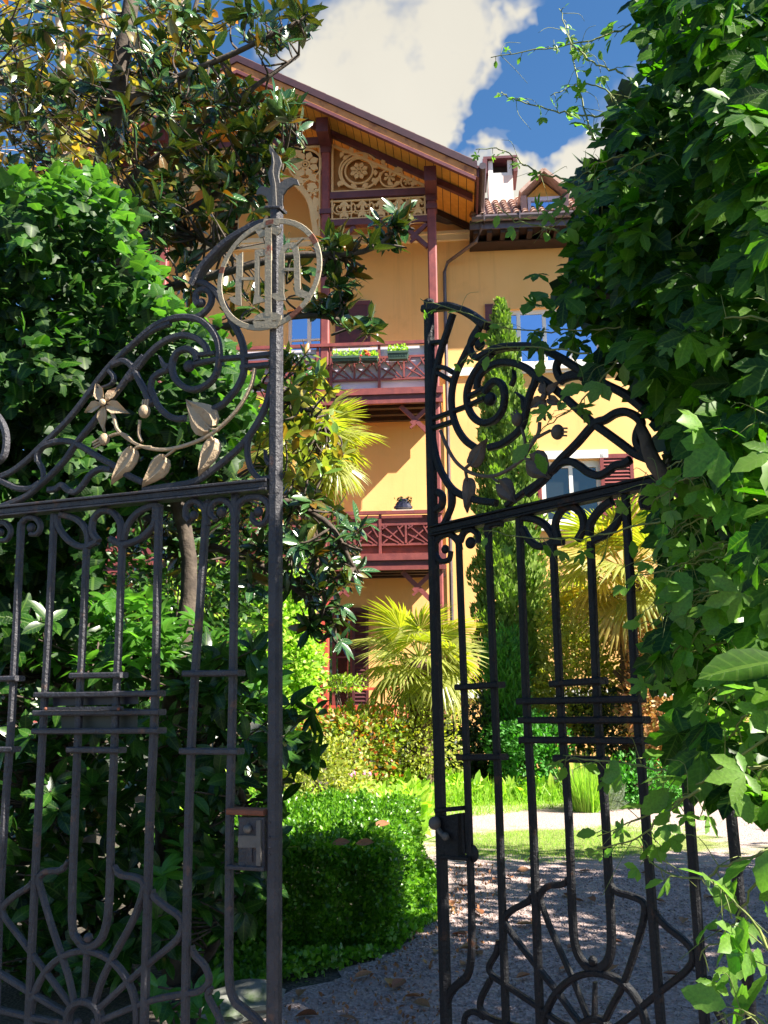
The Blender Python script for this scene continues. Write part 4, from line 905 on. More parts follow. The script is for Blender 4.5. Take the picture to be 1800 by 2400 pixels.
vol([(-20, 190), (30, 185), (62, 230), (40, 280), (-10, 285)], blob=(2, 240), r=.017)
# collars
def collar(p, q, L=A, w=.0205):
    return L.bar('collar_bar', [p, q], w, .046, sp=False)
for p, q in [((172, 1584), (291, 1582)), ((436, 1579), (566, 1577)), ((-60, 1593), (47, 1590)), ((89, 1629), (379, 1625)), ((87, 1671), (380, 1669)), ((85, 1714), (380, 1712)),
             ((165, 1757), (287, 1758)), ((429, 1760), (564, 1761)), ((-60, 1757), (38, 1756))]: collar(p, q)
# sunburst
def sun_(L, o, c, rr, R, rays, ball, rx=1.):
    L.bar('sun_arc', [(c[0]+R[0]*math.cos(a), c[1]-R[1]*math.sin(a)) for a in np.linspace(-.6, PI+.6, 15)], .022, .024, o=o)
    L.bar('sun_hub', [(c[0]+rr[0]*math.cos(a), c[1]-rr[1]*math.sin(a)) for a in np.linspace(0, 2*PI, 13)[:-1]], .024, .030, o=o, closed=True)
    for r in rays: L.bar('sun_ray', r, .021, .018, o=o, taper=lambda t: .95+.1*t if t < .93 else .6)
    L.knob('ball', o[0]+ball[0]/o[2], o[1]+ball[1]/o[2], .0165, front=.004)
sun_(A, H, (480, 1190), (92, 100), (303, 388), [
    [(425, 1095), (395, 960), (360, 850), (290, 640), (235, 450), (225, 385), (265, 348), (350, 338), (392, 285)],
    [(545, 1095), (580, 980), (640, 850), (755, 640), (815, 480), (820, 410), (770, 380), (690, 365), (655, 315)],
    [(400, 1110), (380, 1080), (260, 920), (110, 720), (22, 600), (22, 545), (80, 490), (165, 435), (180, 400)],
    [(565, 1125), (590, 1110), (730, 980), (880, 850), (1000, 750), (1042, 680), (1030, 610), (950, 550), (885, 495), (875, 450)],
    [(385, 1160), (355, 1145), (200, 1055), (0, 930), (-90, 880)], [(575, 1200), (600, 1190), (850, 1090), (1040, 1050), (1140, 1030), (1195, 975), (1172, 890), (1115, 825), (1100, 770)],
    [(480, 1095), (490, 950), (498, 800)], [(385, 1215), (180, 1180), (0, 1140), (-90, 1115)], [(1275, 1225), (1225, 1130), (1190, 1055), (1212, 1010)]], (510, 725))
A.knob('ball', 182, 2396, .014); A.knob('ball', 222, 2396, .014)
# crest scrolls
def cr(pts, o, L=A, w=.0235, d=.019, nm='scroll_bar', blob=None, r=.016, taper=None, mat=None, front=0):
    ob = L.bar(nm, pts, w, d, o=o, taper=taper, mat=mat, front=front)
    if blob: u, z = L.G([blob], *o)[0]; MB().ball((u, 0, z), r, 12, 8, (1, .75, 1)).build('scroll_eye', L.mat, ob, True)
    return ob
cr([(215, 1372), (300, 1220), (420, 1080), (560, 950), (720, 850), (860, 785), (980, 760)], CA, w=.030, d=.042, nm='crest_arch')
cr([(255, 1335), (340, 1350), (430, 1420), (510, 1540), (600, 1720), (670, 1850), (705, 1960), (715, 2060), (715, 2150), (700, 2250), (640, 2370), (520, 2510), (415, 2570)], CA)
cr([(560, 1165), (470, 1168), (380, 1130), (300, 1050), (250, 950), (222, 870), (240, 780), (300, 725), (375, 690), (405, 655)], CC)
cr([(400, 670), (345, 640), (310, 560)], CC, w=.03, taper=lambda t: 1-.85*t, nm='leaf_tip')
cr([(1100, 640), (1200, 605), (1290, 665), (1345, 780), (1400, 880), (1435, 960), (1480, 1030)], CB)
cr([(0, 490), (100, 400), (250, 275), (400, 205), (550, 180), (690, 205), (800, 290), (870, 410), (888, 560), (865, 710), (785, 825), (650, 885), (530, 850), (450, 760), (430, 640), (475, 530), (570, 490), (650, 530), (675, 610)], CC, blob=(595, 655), r=.024)
cr([(200, 1695), (300, 1650), (375, 1570), (400, 1490), (375, 1425), (310, 1405), (255, 1440), (245, 1510), (275, 1560)], CA, blob=(300, 1535), r=.018)
cr([(0, 790), (80, 690), (180, 565), (300, 450), (430, 380), (560, 357), (680, 395), (750, 460), (775, 530)], CC)
cr([(1400, 560), (1300, 680), (1180, 850), (1050, 1010), (900, 1215), (740, 1410), (640, 1560), (500, 1710), (380, 1820), (250, 1925), (0, 2030), (-150, 2075)], CB)
cr([(1659, 235), (1480, 310), (1300, 440), (1100, 620), (950, 800), (800, 1005), (650, 1190), (500, 1340), (380, 1455), (250, 1580), (100, 1690), (-100, 1770)], CB, w=.024)
cr([(875, 940), (920, 880), (1010, 865), (1085, 830), (1108, 765), (1060, 700)], CB, w=.018, taper=lambda t: .5+.5*t)
cr([(365, 1590), (370, 1500), (430, 1430), (560, 1388), (690, 1392), (800, 1440), (950, 1535), (1100, 1620), (1250, 1720), (1400, 1790)], CB)
cr([(370, 1575), (415, 1660), (420, 1740), (385, 1810)], CB, w=.018); cr([(470, 1860), (540, 1850), (600, 1812), (660, 1860), (730, 1880), (800, 1820), (880, 1710), (980, 1655), (1085, 1665)], CB)
cr([(-60, 1745), (20, 1775), (100, 1815), (190, 1848), (300, 1845), (390, 1790)], CB); cr([(-60, 1100), (10, 1190), (55, 1300), (60, 1430), (30, 1540), (-60, 1620)], CB, w=.026)
cr([(680, 548), (850, 530)], CC, nm='tie_bar', w=.017); cr([(640, 640), (880, 590), (1090, 572), (1390, 540)], CC, nm='tie_bar', w=.019); cr([(1100, 672), (1390, 640)], CC, nm='tie_bar', w=.019)
cr([(1395, 820), (1355, 1000), (1275, 1180), (1170, 1345), (1060, 1470), (910, 1600), (770, 1705), (650, 1780), (480, 1815), (150, 1860)], CC, w=.024)
cr([(1200, 1290), (1162, 1420), (1168, 1560), (1210, 1680), (1290, 1750), (1385, 1742)], CC, w=.018); cr([(1385, 1620), (1345, 1560), (1335, 1470)], CC, w=.02, taper=lambda t: 1-.8*t, nm='leaf_tip')
T_ = dict(mat='taupe', front=.012)
A.bar('flower_stem', [(1250, 690), (1222, 830), (1150, 985), (1050, 1125), (930, 1245), (800, 1342), (650, 1410), (480, 1460), (330, 1475), (160, 1445), (20, 1370), (-80, 1280), (-110, 1180), (-135, 1120)], .0125, .013, o=CC, **T_)
A.bar('stem', [(1400, 1400), (1370, 1320), (1380, 1190)], .008, .01, o=CB, **T_); A.bar('stem', [(1310, 1390), (1230, 1325), (1150, 1325), (1090, 1345)], .009, .01, o=CB, **T_)
A.bar('stem', [(480, 1470), (400, 1530), (370, 1560)], .007, .01, o=CC, **T_); A.bar('stem', [(830, 1330), (850, 1390)], .007, .01, o=CC, **T_); A.bar('stem', [(900, 1285), (830, 1275), (780, 1235)], .008, .01, o=CC, **T_)
A.bar('stem', [(1500, 1450), (1370, 1450), (1310, 1490)], .007, .01, o=CB, **T_)
A.flower((1045, 1030), [(945, 820), (1190, 850), (1260, 1115), (1020, 1300), (830, 1110)], o=CB)
A.bud((1425, 1105), (1440, 990), o=CB, r=.024); A.bud((1035, 1375), (930, 1435), o=CB, r=.022)
A.heart((575, 985), (820, 1262), None, o=CC, w=.44); A.heart((700, 1740), (850, 1385), None, o=CC, w=.36); A.heart((150, 1845), (375, 1560), None, o=CC, w=.40); A.heart((1095, 1815), (1310, 1480), None, o=CB, w=.34)
# monogram ring
cu, cz = A.g(640.5, 652); ru = abs(A.g(756, 652)[0]-A.g(525, 652)[0])/2; rz_ = (A.g(640, 531)[1]-A.g(640, 773)[1])/2; rr0 = rz_
ringo = empty('monogram_ring', (0, 0, 0)); ringo.parent = A.root
yf = A.fy*.034
MB().sweep([(cu+ru*math.cos(a), cz+rz_*math.sin(a)) for a in np.linspace(0, 2*PI, 49)[:-1]], .0205, .006, yf, True).build('ring', 'ring_paint', ringo)
def mono(nm, polys, w=None):
    for i, pl in enumerate(polys):
        P = A.G(pl, *CA); MB().prism([tuple(p) for p in P], yf-.003-.0004*(i % 4), yf+.003+.0004*(i % 4)).build(nm, 'ring_paint', ringo)
mono('letter_stroke', [
    [(672, 1095), (700, 1120), (752, 1080), (750, 1290), (735, 1420), (740, 1600), (690, 1590), (640, 1560), (620, 1515), (655, 1510), (682, 1520), (682, 1360), (692, 1230), (690, 1160)],
    [(735, 1325), (865, 1322), (865, 1350), (735, 1352)],
    [(870, 1062), (935, 1050), (985, 1060), (960, 1120), (912, 1125), (910, 1500), (965, 1540), (965, 1560), (905, 1572), (850, 1592), (868, 1480)],
    [(968, 850), (1030, 850), (1030, 1700), (968, 1700)],
    [(1100, 1120), (1125, 1040), (1180, 992), (1240, 990), (1285, 1030), (1300, 1120), (1308, 1440), (1385, 1470), (1370, 1530), (1300, 1515), (1262, 1500), (1250, 1420), (1245, 1120), (1225, 1050), (1185, 1045), (1155, 1090), (1150, 1480), (1165, 1545), (1085, 1555), (1035, 1520), (1040, 1480), (1095, 1480)],
    [(1150, 1235), (1250, 1235), (1250, 1262), (1150, 1262)]])
mono('crest_serif', [[(870, 870), (900, 840), (960, 870), (985, 830), (1010, 860), (1040, 810), (1085, 840), (1128, 850), (1110, 900), (1080, 920), (1030, 900), (1000, 945), (960, 930), (915, 945), (890, 905)],
    [(960, 760), (1110, 760), (1100, 830), (1050, 815), (1000, 828), (950, 850), (900, 860), (940, 815)],
    [(870, 1700), (930, 1672), (990, 1660), (1040, 1662), (1080, 1670), (1128, 1690), (1120, 1750), (1060, 1740), (1000, 1760), (950, 1735), (860, 1745)], [(850, 1750), (1120, 1752), (1080, 1815), (870, 1815)]])
MB().beam((*[A.G([(1335, 945)], *CA)[0][0]], yf, A.G([(1335, 945)], *CA)[0][1]), (A.G([(1265, 1010)], *CA)[0][0], yf, A.G([(1265, 1010)], *CA)[0][1]), .006, .008).build('strut', 'ring_paint', ringo)
for k, (a_, l_) in enumerate([(2.55, .05), (.22, .03), (4.0, .06), (1.5, .04)]):
    MB().sweep([(cu+ru*math.cos(a_+t), cz+rz_*math.sin(a_+t)) for t in np.linspace(0, l_*4, 6)], .0212, .0075, yf, False).build('rust_band', 'rust', ringo)
fin = [(945, 625), (955, 560), (930, 500), (880, 480), (835, 488), (850, 430), (895, 398), (965, 425), (975, 400), (958, 330), (950, 270), (985, 190), (985, 110), (960, 50), (965, 0), (1010, 60), (1060, 110), (1078, 180), (1056, 250), (1050, 310), (1065, 375), (1110, 340), (1175, 318), (1232, 338), (1252, 392), (1200, 385), (1135, 430), (1095, 490), (1088, 560), (1097, 625)]
fo = A.plate('finial', [(p[0], p[1]) for p in fin], -.004, .004, 'iron_pale', o=CA)
A.plate('finial_ridge', [(1000, 610), (1005, 400), (990, 260), (1010, 180), (1000, 80), (1015, 180), (1005, 270), (1030, 400), (1040, 610)], .0041, .010, 'iron_pale', o=CA, parent=fo)
A.bar('finial_socket', [(945, 630), (1097, 630)], .010, .050, o=CA, sp=False)
# lock
lk_ = A.plate('lock_case', [(567, 1914), (627, 1914), (627, 2030), (567, 2030)], -.016, .020)
A.bar('lock_bracket', [(541, 1900), (628, 1903)], .020, .052, sp=False, mat='rust', label='rusty upper lock bracket'); A.bar('lock_bracket', [(541, 2030), (628, 2034)], .014, .047, sp=False)
A.knob('lock_knob', 592, 1940, .014, 'iron_pale', front=.030, parent=lk_); A.plate('escutcheon', [(568, 1956), (611, 1956), (611, 1984), (568, 1984)], .020, .026, 'iron_pale', parent=lk_)
A.plate('keyhole_cover', [(586, 1984), (600, 1984), (600, 2018), (586, 2018)], .020, .025, 'iron', parent=lk_); A.plate('lock_lip', [(612, 1920), (622, 1920), (622, 2026), (612, 2026)], .020, .030, 'iron_pale', parent=lk_)
for y in (1925, 1960, 1985, 2000): A.knob('rivet', 640, y, .0042, front=.021)
# sign plate held behind the collars
pp = A.G([(110, 1633), (310, 1628), (310, 1650), (110, 1655)]); q2 = A.G([(130, 1662), (308, 1660), (308, 1706), (130, 1708)]); 
plq = empty('back_of_plaque', A.p0, A.rz, 'dark metal plaque seen from behind, held between flat bars of the left gate leaf', 'plaque')
MB().prism([tuple(p) for p in pp], -A.fy*.030, -A.fy*.034).build('panel', 'plate_blue', plq); MB().prism([tuple(p) for p in q2], -A.fy*.030, -A.fy*.033).build('panel', 'plate_grey', plq)
r1 = A.g(114, 1661); r2 = A.g(300, 1659); MB().beam((r1[0], A.fy*.027, r1[1]), (r2[0], A.fy*.027, r2[1]), .012, .006).build('clamp_strip', 'iron', plq)
for x in (122, 292): u, z = A.g(x, 1661); MB().ball((u, A.fy*.032, z), .006, 8, 6).build('screw', 'rust', plq)

# ------------------------------------------------------------------ right leaf
B = Leaf('iron_gate', (.217, 3.97), (.637, -.77), 'black wrought iron gate leaf on the right, swung inward and overgrown by creeper', 'iron_black', 'taupe_dark')
G_ = (980, 1150, 2.44); I_ = (1000, 1900, 2.44); CD = (980, 680, 4.1475); CE = (1250, 780, 4.1475)
B.bar('stile', [(1005, 704), (1008, 920), (1013, 1170), (1020, 1450), (1030, 1800), (1038, 2100), (1046, 2400), (1050, 2520)], .044, .040, sp=False)
B.bar('top_rail', [(1014, 1246), (1880, 1052)], .034, .040, sp=False); B.bar('top_rail_moulding', [(1014, 1236), (1880, 1040)], .009, .054, sp=False); B.bar('top_rail_moulding', [(1014, 1256), (1880, 1064)], .008, .050, sp=False)
B.bar('hinge_stile', [(1825, 1060), (1895, 2500)], .04, .036, sp=False); B.bar('bottom_rail', [(1050, 2490), (1895, 2640)], .04, .03, sp=False)
vr = lambda pts, nm='bar': vb(pts, B, .030, nm=nm)
vr([(1075, 1255), (1078, 1350), (1089, 1650), (1098, 1900), (1105, 2120), (1105, 2228), (1096, 2285), (1066, 2314), (1050, 2345), (1046, 2420)])
vr([(1144, 1235), (1152, 1450), (1160, 1650), (1170, 1900), (1178, 2150), (1186, 2400), (1189, 2500)]); vr([(1217, 1215), (1226, 1450), (1234, 1650), (1248, 1900), (1257, 2150), (1266, 2400), (1270, 2500)])
vr([(1296, 1277), (1314, 1650), (1332, 1900), (1341, 2130), (1348, 2215), (1366, 2255), (1390, 2273), (1412, 2266), (1428, 2244), (1433, 2190), (1426, 2050), (1418, 1900), (1400, 1650), (1384, 1269)], 'u_bar')
vr([(1466, 1160), (1479, 1400), (1492, 1650), (1512, 1900), (1530, 2150), (1549, 2400), (1556, 2500)]); vr([(1566, 1135), (1580, 1400), (1593, 1650), (1615, 1900), (1634, 2150), (1652, 2400), (1660, 2500)])
vr([(1665, 1112), (1693, 1650), (1713, 1900), (1738, 2150), (1762, 2400), (1772, 2520)])
for p, q in [((1074, 1611), (1175, 1605)), ((1296, 1603), (1416, 1595)), ((1220, 1644), (1505, 1638)), ((1223, 1688), (1516, 1687)), ((1225, 1734), (1513, 1736)), ((1079, 1775), (1182, 1774)),
             ((1304, 1777), (1421, 1782)), ((1600, 1782), (1730, 1787)), ((1585, 1590), (1705, 1583))]: collar(p, q, B, .0245)
vg = lambda pts, blob=None, r=.02, nm='scroll': vol(pts, B, G_, .029, .022, nm, blob, r)
vg([(238, 340), (225, 285), (175, 248), (115, 275), (95, 340), (125, 400), (175, 395), (188, 345)], (155, 335), .02); vg([(240, 290), (262, 240), (300, 222), (340, 250), (345, 300)], (300, 298), .026)
vg([(405, 260), (395, 215), (430, 190), (480, 185)], nm='loop'); vg([(600, 155), (670, 165), (735, 205), (775, 285), (700, 320), (640, 285), (598, 215)], nm='loop')
vg([(800, 275), (785, 190), (820, 115), (880, 92), (935, 135), (945, 215), (910, 285)], nm='loop'); vg([(755, 300), (830, 290)], nm='loop')
vg([(980, 260), (990, 180), (1050, 100), (1110, 60)], nm='loop'); vg([(1165, 60), (1145, 160), (1095, 235), (1000, 285)], nm='loop')
vg([(1440, 220), (1425, 100), (1385, 25), (1325, 10), (1280, 50), (1290, 105)], (1330, 75), .03)
sun_(B, I_, (960, 1300), (95, 110), (300, 372), [
    [(925, 1200), (890, 1100), (830, 950), (720, 700), (660, 540), (655, 475), (695, 432), (780, 420), (805, 385)], [(1015, 1210), (1060, 1120), (1130, 980), (1205, 760), (1245, 600), (1238, 525), (1175, 490), (1090, 465), (1058, 420)],
    [(890, 1225), (850, 1180), (750, 1040), (600, 850), (465, 670), (450, 610), (500, 562), (580, 520), (600, 478)], [(1045, 1260), (1150, 1190), (1330, 1040), (1490, 910), (1522, 820), (1475, 745), (1375, 665), (1325, 610), (1312, 570)],
    [(880, 1265), (760, 1210), (620, 1110), (450, 995), (375, 940), (358, 890), (400, 810), (407, 740)], [(870, 1330), (480, 1225), (370, 1190), (312, 1140), (310, 1080), (348, 1000), (375, 945)],
    [(960, 1195), (963, 980)], [(212, 1260), (220, 1180), (258, 1150), (300, 1160), (330, 1190)], [(1720, 1250), (1659, 1140), (1612, 1050), (1598, 990), (1618, 955)]], (955, 858))
cb = lambda pts, o=CD, **k: cr(pts, o, B, **{**dict(w=.030, d=.024), **k})
cb([(60, 185), (140, 175), (300, 160), (430, 195), (540, 255), (620, 320), (665, 350)], w=.036, d=.045, nm='crest_arch')
cb([(600, 350), (565, 440), (500, 545), (440, 660), (380, 790), (340, 920), (325, 1060), (338, 1210), (385, 1350), (460, 1460), (560, 1535)])
cb([(340, 230), (285, 400), (230, 560), (185, 730), (150, 900), (135, 1100), (132, 1300), (150, 1500), (195, 1690), (260, 1830), (330, 1930), (420, 1990), (560, 2040), (760, 2070)])
cb([(320, 1910), (335, 2050), (300, 2170), (240, 2290), (190, 2330)])
cb([(600, 350), (530, 460), (505, 560), (540, 640), (600, 655), (650, 620)], blob=(600, 530), r=.026)
cb([(590, 665), (700, 600), (820, 560), (1000, 548), (1180, 562), (1350, 640), (1500, 730), (1659, 830), (1800, 905), (2040, 1030), (2300, 1240)], nm='crest_arch', w=.030, d=.04)
cb([(720, 610), (610, 720), (525, 850), (478, 980), (480, 1110), (530, 1225), (625, 1290), (735, 1268), (812, 1180), (842, 1045), (820, 930), (755, 885), (690, 925), (645, 1000)], blob=(700, 1060), r=.03)
cb([(568, 965), (590, 850), (665, 762), (785, 708), (925, 710), (1050, 758), (1150, 838), (1250, 900), (1400, 1020), (1560, 1165), (1700, 1290), (1850, 1400), (1960, 1480), (2110, 1590), (2250, 1650)])
cb([(1150, 830), (1130, 910), (1085, 1020), (1045, 1200), (1005, 1330), (925, 1420), (805, 1500), (690, 1530)])
cb([(1040, 1160), (1020, 1060), (955, 995)], w=.03, taper=lambda t: 1-.8*t, nm='leaf_tip'); cb([(905, 930), (935, 860), (930, 775)], w=.02, taper=lambda t: 1-.8*t, nm='leaf_tip')
for a in ([(100, 515), (270, 500)], [(190, 750), (260, 755), (345, 805)], [(190, 805), (330, 885)], [(140, 1255), (310, 1190), (470, 1130), (640, 1055)], [(140, 1345), (335, 1280)], [(500, 1035), (640, 960)]): cb(a, nm='tie_bar', w=.02)
cb([(1385, 645), (1345, 740), (1360, 820), (1400, 865), (1490, 840), (1580, 830)])
cb([(260, 480), (330, 420), (440, 400), (490, 440)], CE); 
cb([(-60, 1570), (100, 1430), (250, 1250), (420, 1080), (590, 890), (700, 845), (800, 785), (900, 770), (1000, 815), (1048, 880), (1010, 980), (1012, 1075), (1075, 1170), (1120, 1220)], CE)
cb([(190, 1340), (260, 1272), (360, 1252), (450, 1295), (540, 1360), (640, 1388), (720, 1350), (800, 1290), (880, 1275), (945, 1230)], CE)
cb([(190, 1340), (60, 1450), (-100, 1560), (-260, 1680)], CE, w=.024)
cb([(170, 2140), (230, 2090), (235, 2000), (190, 1960)], CD, w=.03)
Tr = dict(mat='taupe_dark', front=.014)
B.bar('flower_stem', [(1205, 1290), (1190, 1400), (1110, 1530), (1040, 1640), (900, 1750), (750, 1812), (600, 1802), (480, 1750), (380, 1660), (300, 1520), (240, 1370)], .014, .013, o=CD, **Tr)
B.bar('stem', [(1030, 1340), (1062, 1480), (1052, 1610)], .009, .01, o=CD, **Tr); B.bar('stem', [(1180, 1440), (1260, 1395), (1310, 1370)], .009, .01, o=CD, **Tr)
for a in ([(1040, 1640), (1120, 1650)], [(730, 1815), (800, 1870)], [(480, 1750), (500, 1850)], [(480, 1740), (545, 1680)]): B.bar('stem', a, .009, .01, o=CD, sp=False, **Tr)
B.flower((1270, 1050), [(1215, 860), (1395, 880), (1420, 1120), (1235, 1270), (1090, 1150)], o=CD, w=.3); B.bud((985, 1265), (950, 1190), o=CD, r=.026); B.bud((1375, 1385), (1470, 1385), o=CD, r=.028)
B.heart((690, 1440), (530, 1690), None, o=CD, w=.42); B.heart((1305, 1840), (1110, 1640), None, o=CD, w=.52); B.heart((490, 2175), (505, 1850), None, o=CD, w=.34); B.heart((975, 2075), (810, 1880), None, o=CD, w=.42)
lr = B.plate('lock_case', [(1031, 1915), (1083, 1905), (1083, 2004), (1035, 2008)], -.02, .024)
B.bar('lock_bracket', [(1028, 1899), (1092, 1893)], .018, .05, sp=False); B.bar('lock_bracket', [(1040, 2006), (1108, 2012)], .018, .05, sp=False)
B.knob('lock_knob', 1038, 1927, .027, 'iron_pale', front=.045, parent=lr); B.knob('lock_knob', 1063, 1958, .016, 'iron_pale', front=.045, parent=lr)
B.bar('handle', [(1038, 1930), (1050, 1950), (1066, 1962)], .016, .014, mat='iron_pale', front=.040, parent=lr)
B.knob('latch_disc', 1108, 2000, .034, sc=(1, .25, 1)); B.bar('striker', [(1088, 1905), (1090, 1960), (1094, 2000)], .012, .03, sp=False)
# ================================================================== PLANTS
from bisect import bisect
def branch_mesh(lines, name, mat, root, sides=7, kind=None):
    """lines: list of (points, r0, r1) in world space"""
    b = MB(); l0 = Vector(root.location)
    for pts, r0, r1 in lines:
        n = len(pts); b.tube([Vector(p)-l0 for p in pts], [r0+(r1-r0)*i/(n-1) for i in range(n)], sides)
    return b.build(name, mat, root, True, kind=kind)
def crv(pts, n=5, jit=.0):
    P = [Vector(p) for p in pts]; out = []; m = len(P)
    for i in range(m-1):
        p1, p2 = P[i], P[i+1]; p0 = P[i-1] if i else p1*2-p2; p3 = P[i+2] if i+2 < m else p2*2-p1
        for k in range(n):
            t = k/n; out.append(.5*((2*p1)+(p2-p0)*t+(2*p0-5*p1+4*p2-p3)*t*t+(3*p1-p0-3*p2+p3)*t**3)+Vector((random.gauss(0, jit), random.gauss(0, jit), random.gauss(0, jit))))
    out.append(P[-1]); return out
def twigs_to(limbs, targets, sag=.05, r=(.012, .005)):
    """a curved twig from the nearest limb point to every leaf cluster"""
    L = np.array([p for l in limbs for p in l]); out = []
    for c in targets:
        d = np.linalg.norm(L-np.array(c), axis=1)+.35*np.maximum(0, L[:, 2]-c[2]); a = Vector(L[int(np.argmin(d))]); c = Vector(c); m = a.lerp(c, .5)+Vector((random.gauss(0, .06), random.gauss(0, .06), -sag+random.gauss(0, .05)))
        out.append((crv([a, m, c], 3), *r))
    return out
def whorls(C, D, k, L, spread=.55, jitter=.25):
    """k leaves around each twig tip: positions, axes, normals, sizes"""
    P = []; A = []; N = []; S = []
    for c, d in zip(C, D):
        d = Vector(d).normalized(); u = d.cross(Vector((.3, .2, 1))).normalized(); v = d.cross(u); kk = k+random.randint(-1, 2)
        for i in range(kk):
            a = 2*PI*i/kk*1.6+random.uniform(-.4, .4); sp = spread*random.uniform(.6, 1.7)
            ax = (d*random.uniform(.35, 1.)+(u*math.cos(a)+v*math.sin(a))*(sp*1.6)+Vector((random.gauss(0, jitter), random.gauss(0, jitter), random.gauss(0, jitter)))).normalized()
            P.append(Vector(c)-d*random.uniform(0, .07)); A.append(ax); n = (d*1.1-ax*.3+Vector((0, 0, .25))); N.append(n); S.append(L*random.uniform(.65, 1.15))
    return map(np.array, (P, A, N, S))
def regions(regs, dens=1.):
    out = []
    for px, py, rx, ry, d0, d1, n in regs:
        for _ in range(max(1, int(n*dens))):
            a = random.uniform(0, 2*PI); r = math.sqrt(random.random()); out.append(U(px+rx*r*math.cos(a), py+ry*r*math.sin(a), random.uniform(d0, d1)))
    return out
# ------------------------------------------------------------------ magnolia
mg = empty('magnolia_tree', (-2.35, 7.4, 0), 0, 'large magnolia with glossy dark leaves and rusty undersides, arching over the left side', 'tree')
D7 = 7.4
trunk = crv([(-2.35, 7.4, 0), (-2.42, 7.4, 1.6), U(225, 900, 7.4), U(205, 640, 7.4), U(250, 350, 7.3), U(290, 120, 7.2), U(330, -150, 7.2)], 6)
limbs = [crv([U(215, 700, 7.4), U(330, 560, 7.1), U(470, 480, 6.9), U(620, 380, 6.8), U(700, 330, 6.8)], 6), crv([U(205, 620, 7.4), U(300, 430, 7.2), U(430, 330, 7.0), U(560, 230, 7.0), U(700, 130, 7.0)], 6),
         crv([U(225, 480, 7.3), U(300, 280, 7.2), U(420, 120, 7.1), U(480, -60, 7.1)], 6), crv([U(215, 560, 7.4), U(120, 400, 7.5), U(40, 240, 7.6), U(-80, 90, 7.6)], 6), crv([U(225, 760, 7.4), U(360, 690, 6.8), U(520, 640, 6.5), U(680, 600, 6.4), U(850, 590, 6.3), U(960, 520, 6.3)], 6),
         crv([U(225, 900, 7.4), U(380, 800, 6.9), U(560, 760, 6.6), U(740, 740, 6.5), U(850, 770, 6.5)], 6), crv([U(230, 1050, 7.4), U(400, 1090, 6.9), U(600, 1150, 6.6), U(760, 1220, 6.4), U(830, 1330, 6.4)], 6),
         crv([U(230, 1000, 7.4), U(400, 950, 7.0), U(600, 900, 6.8), U(760, 1000, 6.7)], 6), crv([U(230, 1150, 7.4), U(420, 1250, 7.0), U(620, 1330, 6.8), U(760, 1440, 6.6), U(790, 1500, 6.6)], 6), crv([U(270, 250, 7.3), U(420, 180, 6.6), U(560, 120, 6.4), U(700, 50, 6.3)], 6),
         crv([U(300, 430, 7.2), U(420, 530, 6.9), U(520, 590, 6.7)], 5)]
branch_mesh([(trunk, .15, .06)], 'trunk', 'bark', mg, 10)
for i, l in enumerate(limbs): branch_mesh([(l, .055-.002*i, .014)], 'branch', 'bark', mg)
R1 = [(60, 120, 110, 150, 6.4, 8.2, 30), (200, 90, 130, 120, 6.4, 8.2, 26), (330, 60, 130, 100, 6.4, 8, 18), (130, 260, 150, 90, 6.3, 8.2, 24), (300, 250, 140, 90, 6.3, 7.8, 26), (440, 220, 110, 80, 6.3, 7.6, 34), (560, 270, 110, 80, 6.3, 7.4, 30),
      (380, 380, 150, 90, 6.2, 7.6, 36), (560, 390, 120, 80, 6.2, 7.3, 34), (660, 300, 55, 60, 6.2, 7.0, 12), (690, 250, 30, 40, 6.4, 7, 4), (480, 500, 150, 80, 6.2, 7.4, 30), (350, 560, 90, 60, 6.4, 7.4, 12), (430, 640, 60, 50, 6.4, 7, 7), (300, 470, 80, 50, 6.4, 7.4, 10),
      (480, 60, 90, 60, 6.3, 7.5, 9), (640, 70, 80, 50, 6.2, 7, 14), (700, 50, 40, 35, 6.2, 6.8, 7), (560, 30, 40, 40, 6.4, 7, 4), (400, 130, 80, 50, 6.4, 7.4, 9),
      (800, 560, 40, 30, 6.2, 6.5, 6), (925, 510, 40, 25, 6.2, 6.4, 6), (880, 560, 30, 25, 6.2, 6.4, 4), (790, 640, 40, 50, 6.3, 6.6, 9), (790, 700, 40, 40, 6.3, 6.8, 7), (850, 760, 30, 25, 6.3, 6.6, 5), (690, 600, 60, 50, 6.4, 7.0, 5), (560, 700, 80, 70, 6.6, 7.4, 8), (690, 850, 50, 30, 6.4, 7, 5), (740, 690, 40, 40, 6.4, 7, 4), (600, 330, 90, 80, 6.2, 7, 10), (60, 300, 100, 120, 6.3, 7.6, 14)]
C = regions(R1, 1.05); Dv = [Vector((random.gauss(.15, .5), random.gauss(-.35, .4), random.gauss(.45, .4))) for _ in C]
branch_mesh(twigs_to(limbs+[trunk], C), 'twigs', 'bark', mg, 4, 'stuff')
P, A_, N, S = whorls(C, Dv, 7, .185)
foliage(mg, [blade(1, .17, 5, .25, .12, .5), blade(1, .20, 5, .3, -.05, .55), blade(1, .15, 5, .15, .25, .5)], P, A_, N, S, 'lf_magnolia', 190)
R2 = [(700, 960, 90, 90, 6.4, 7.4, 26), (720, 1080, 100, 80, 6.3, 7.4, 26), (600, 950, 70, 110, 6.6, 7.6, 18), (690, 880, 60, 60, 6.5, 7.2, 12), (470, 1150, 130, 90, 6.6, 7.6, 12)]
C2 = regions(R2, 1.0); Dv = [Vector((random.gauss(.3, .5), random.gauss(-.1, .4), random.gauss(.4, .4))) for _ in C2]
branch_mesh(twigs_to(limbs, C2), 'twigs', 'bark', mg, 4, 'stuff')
P, A_, N, S = whorls(C2, Dv, 7, .15); foliage(mg, [blade(1, .17, 5, .25, .12, .5), blade(1, .20, 5, .3, -.05, .55)], P, A_, N, S, 'lf_magnolia_light', 60)
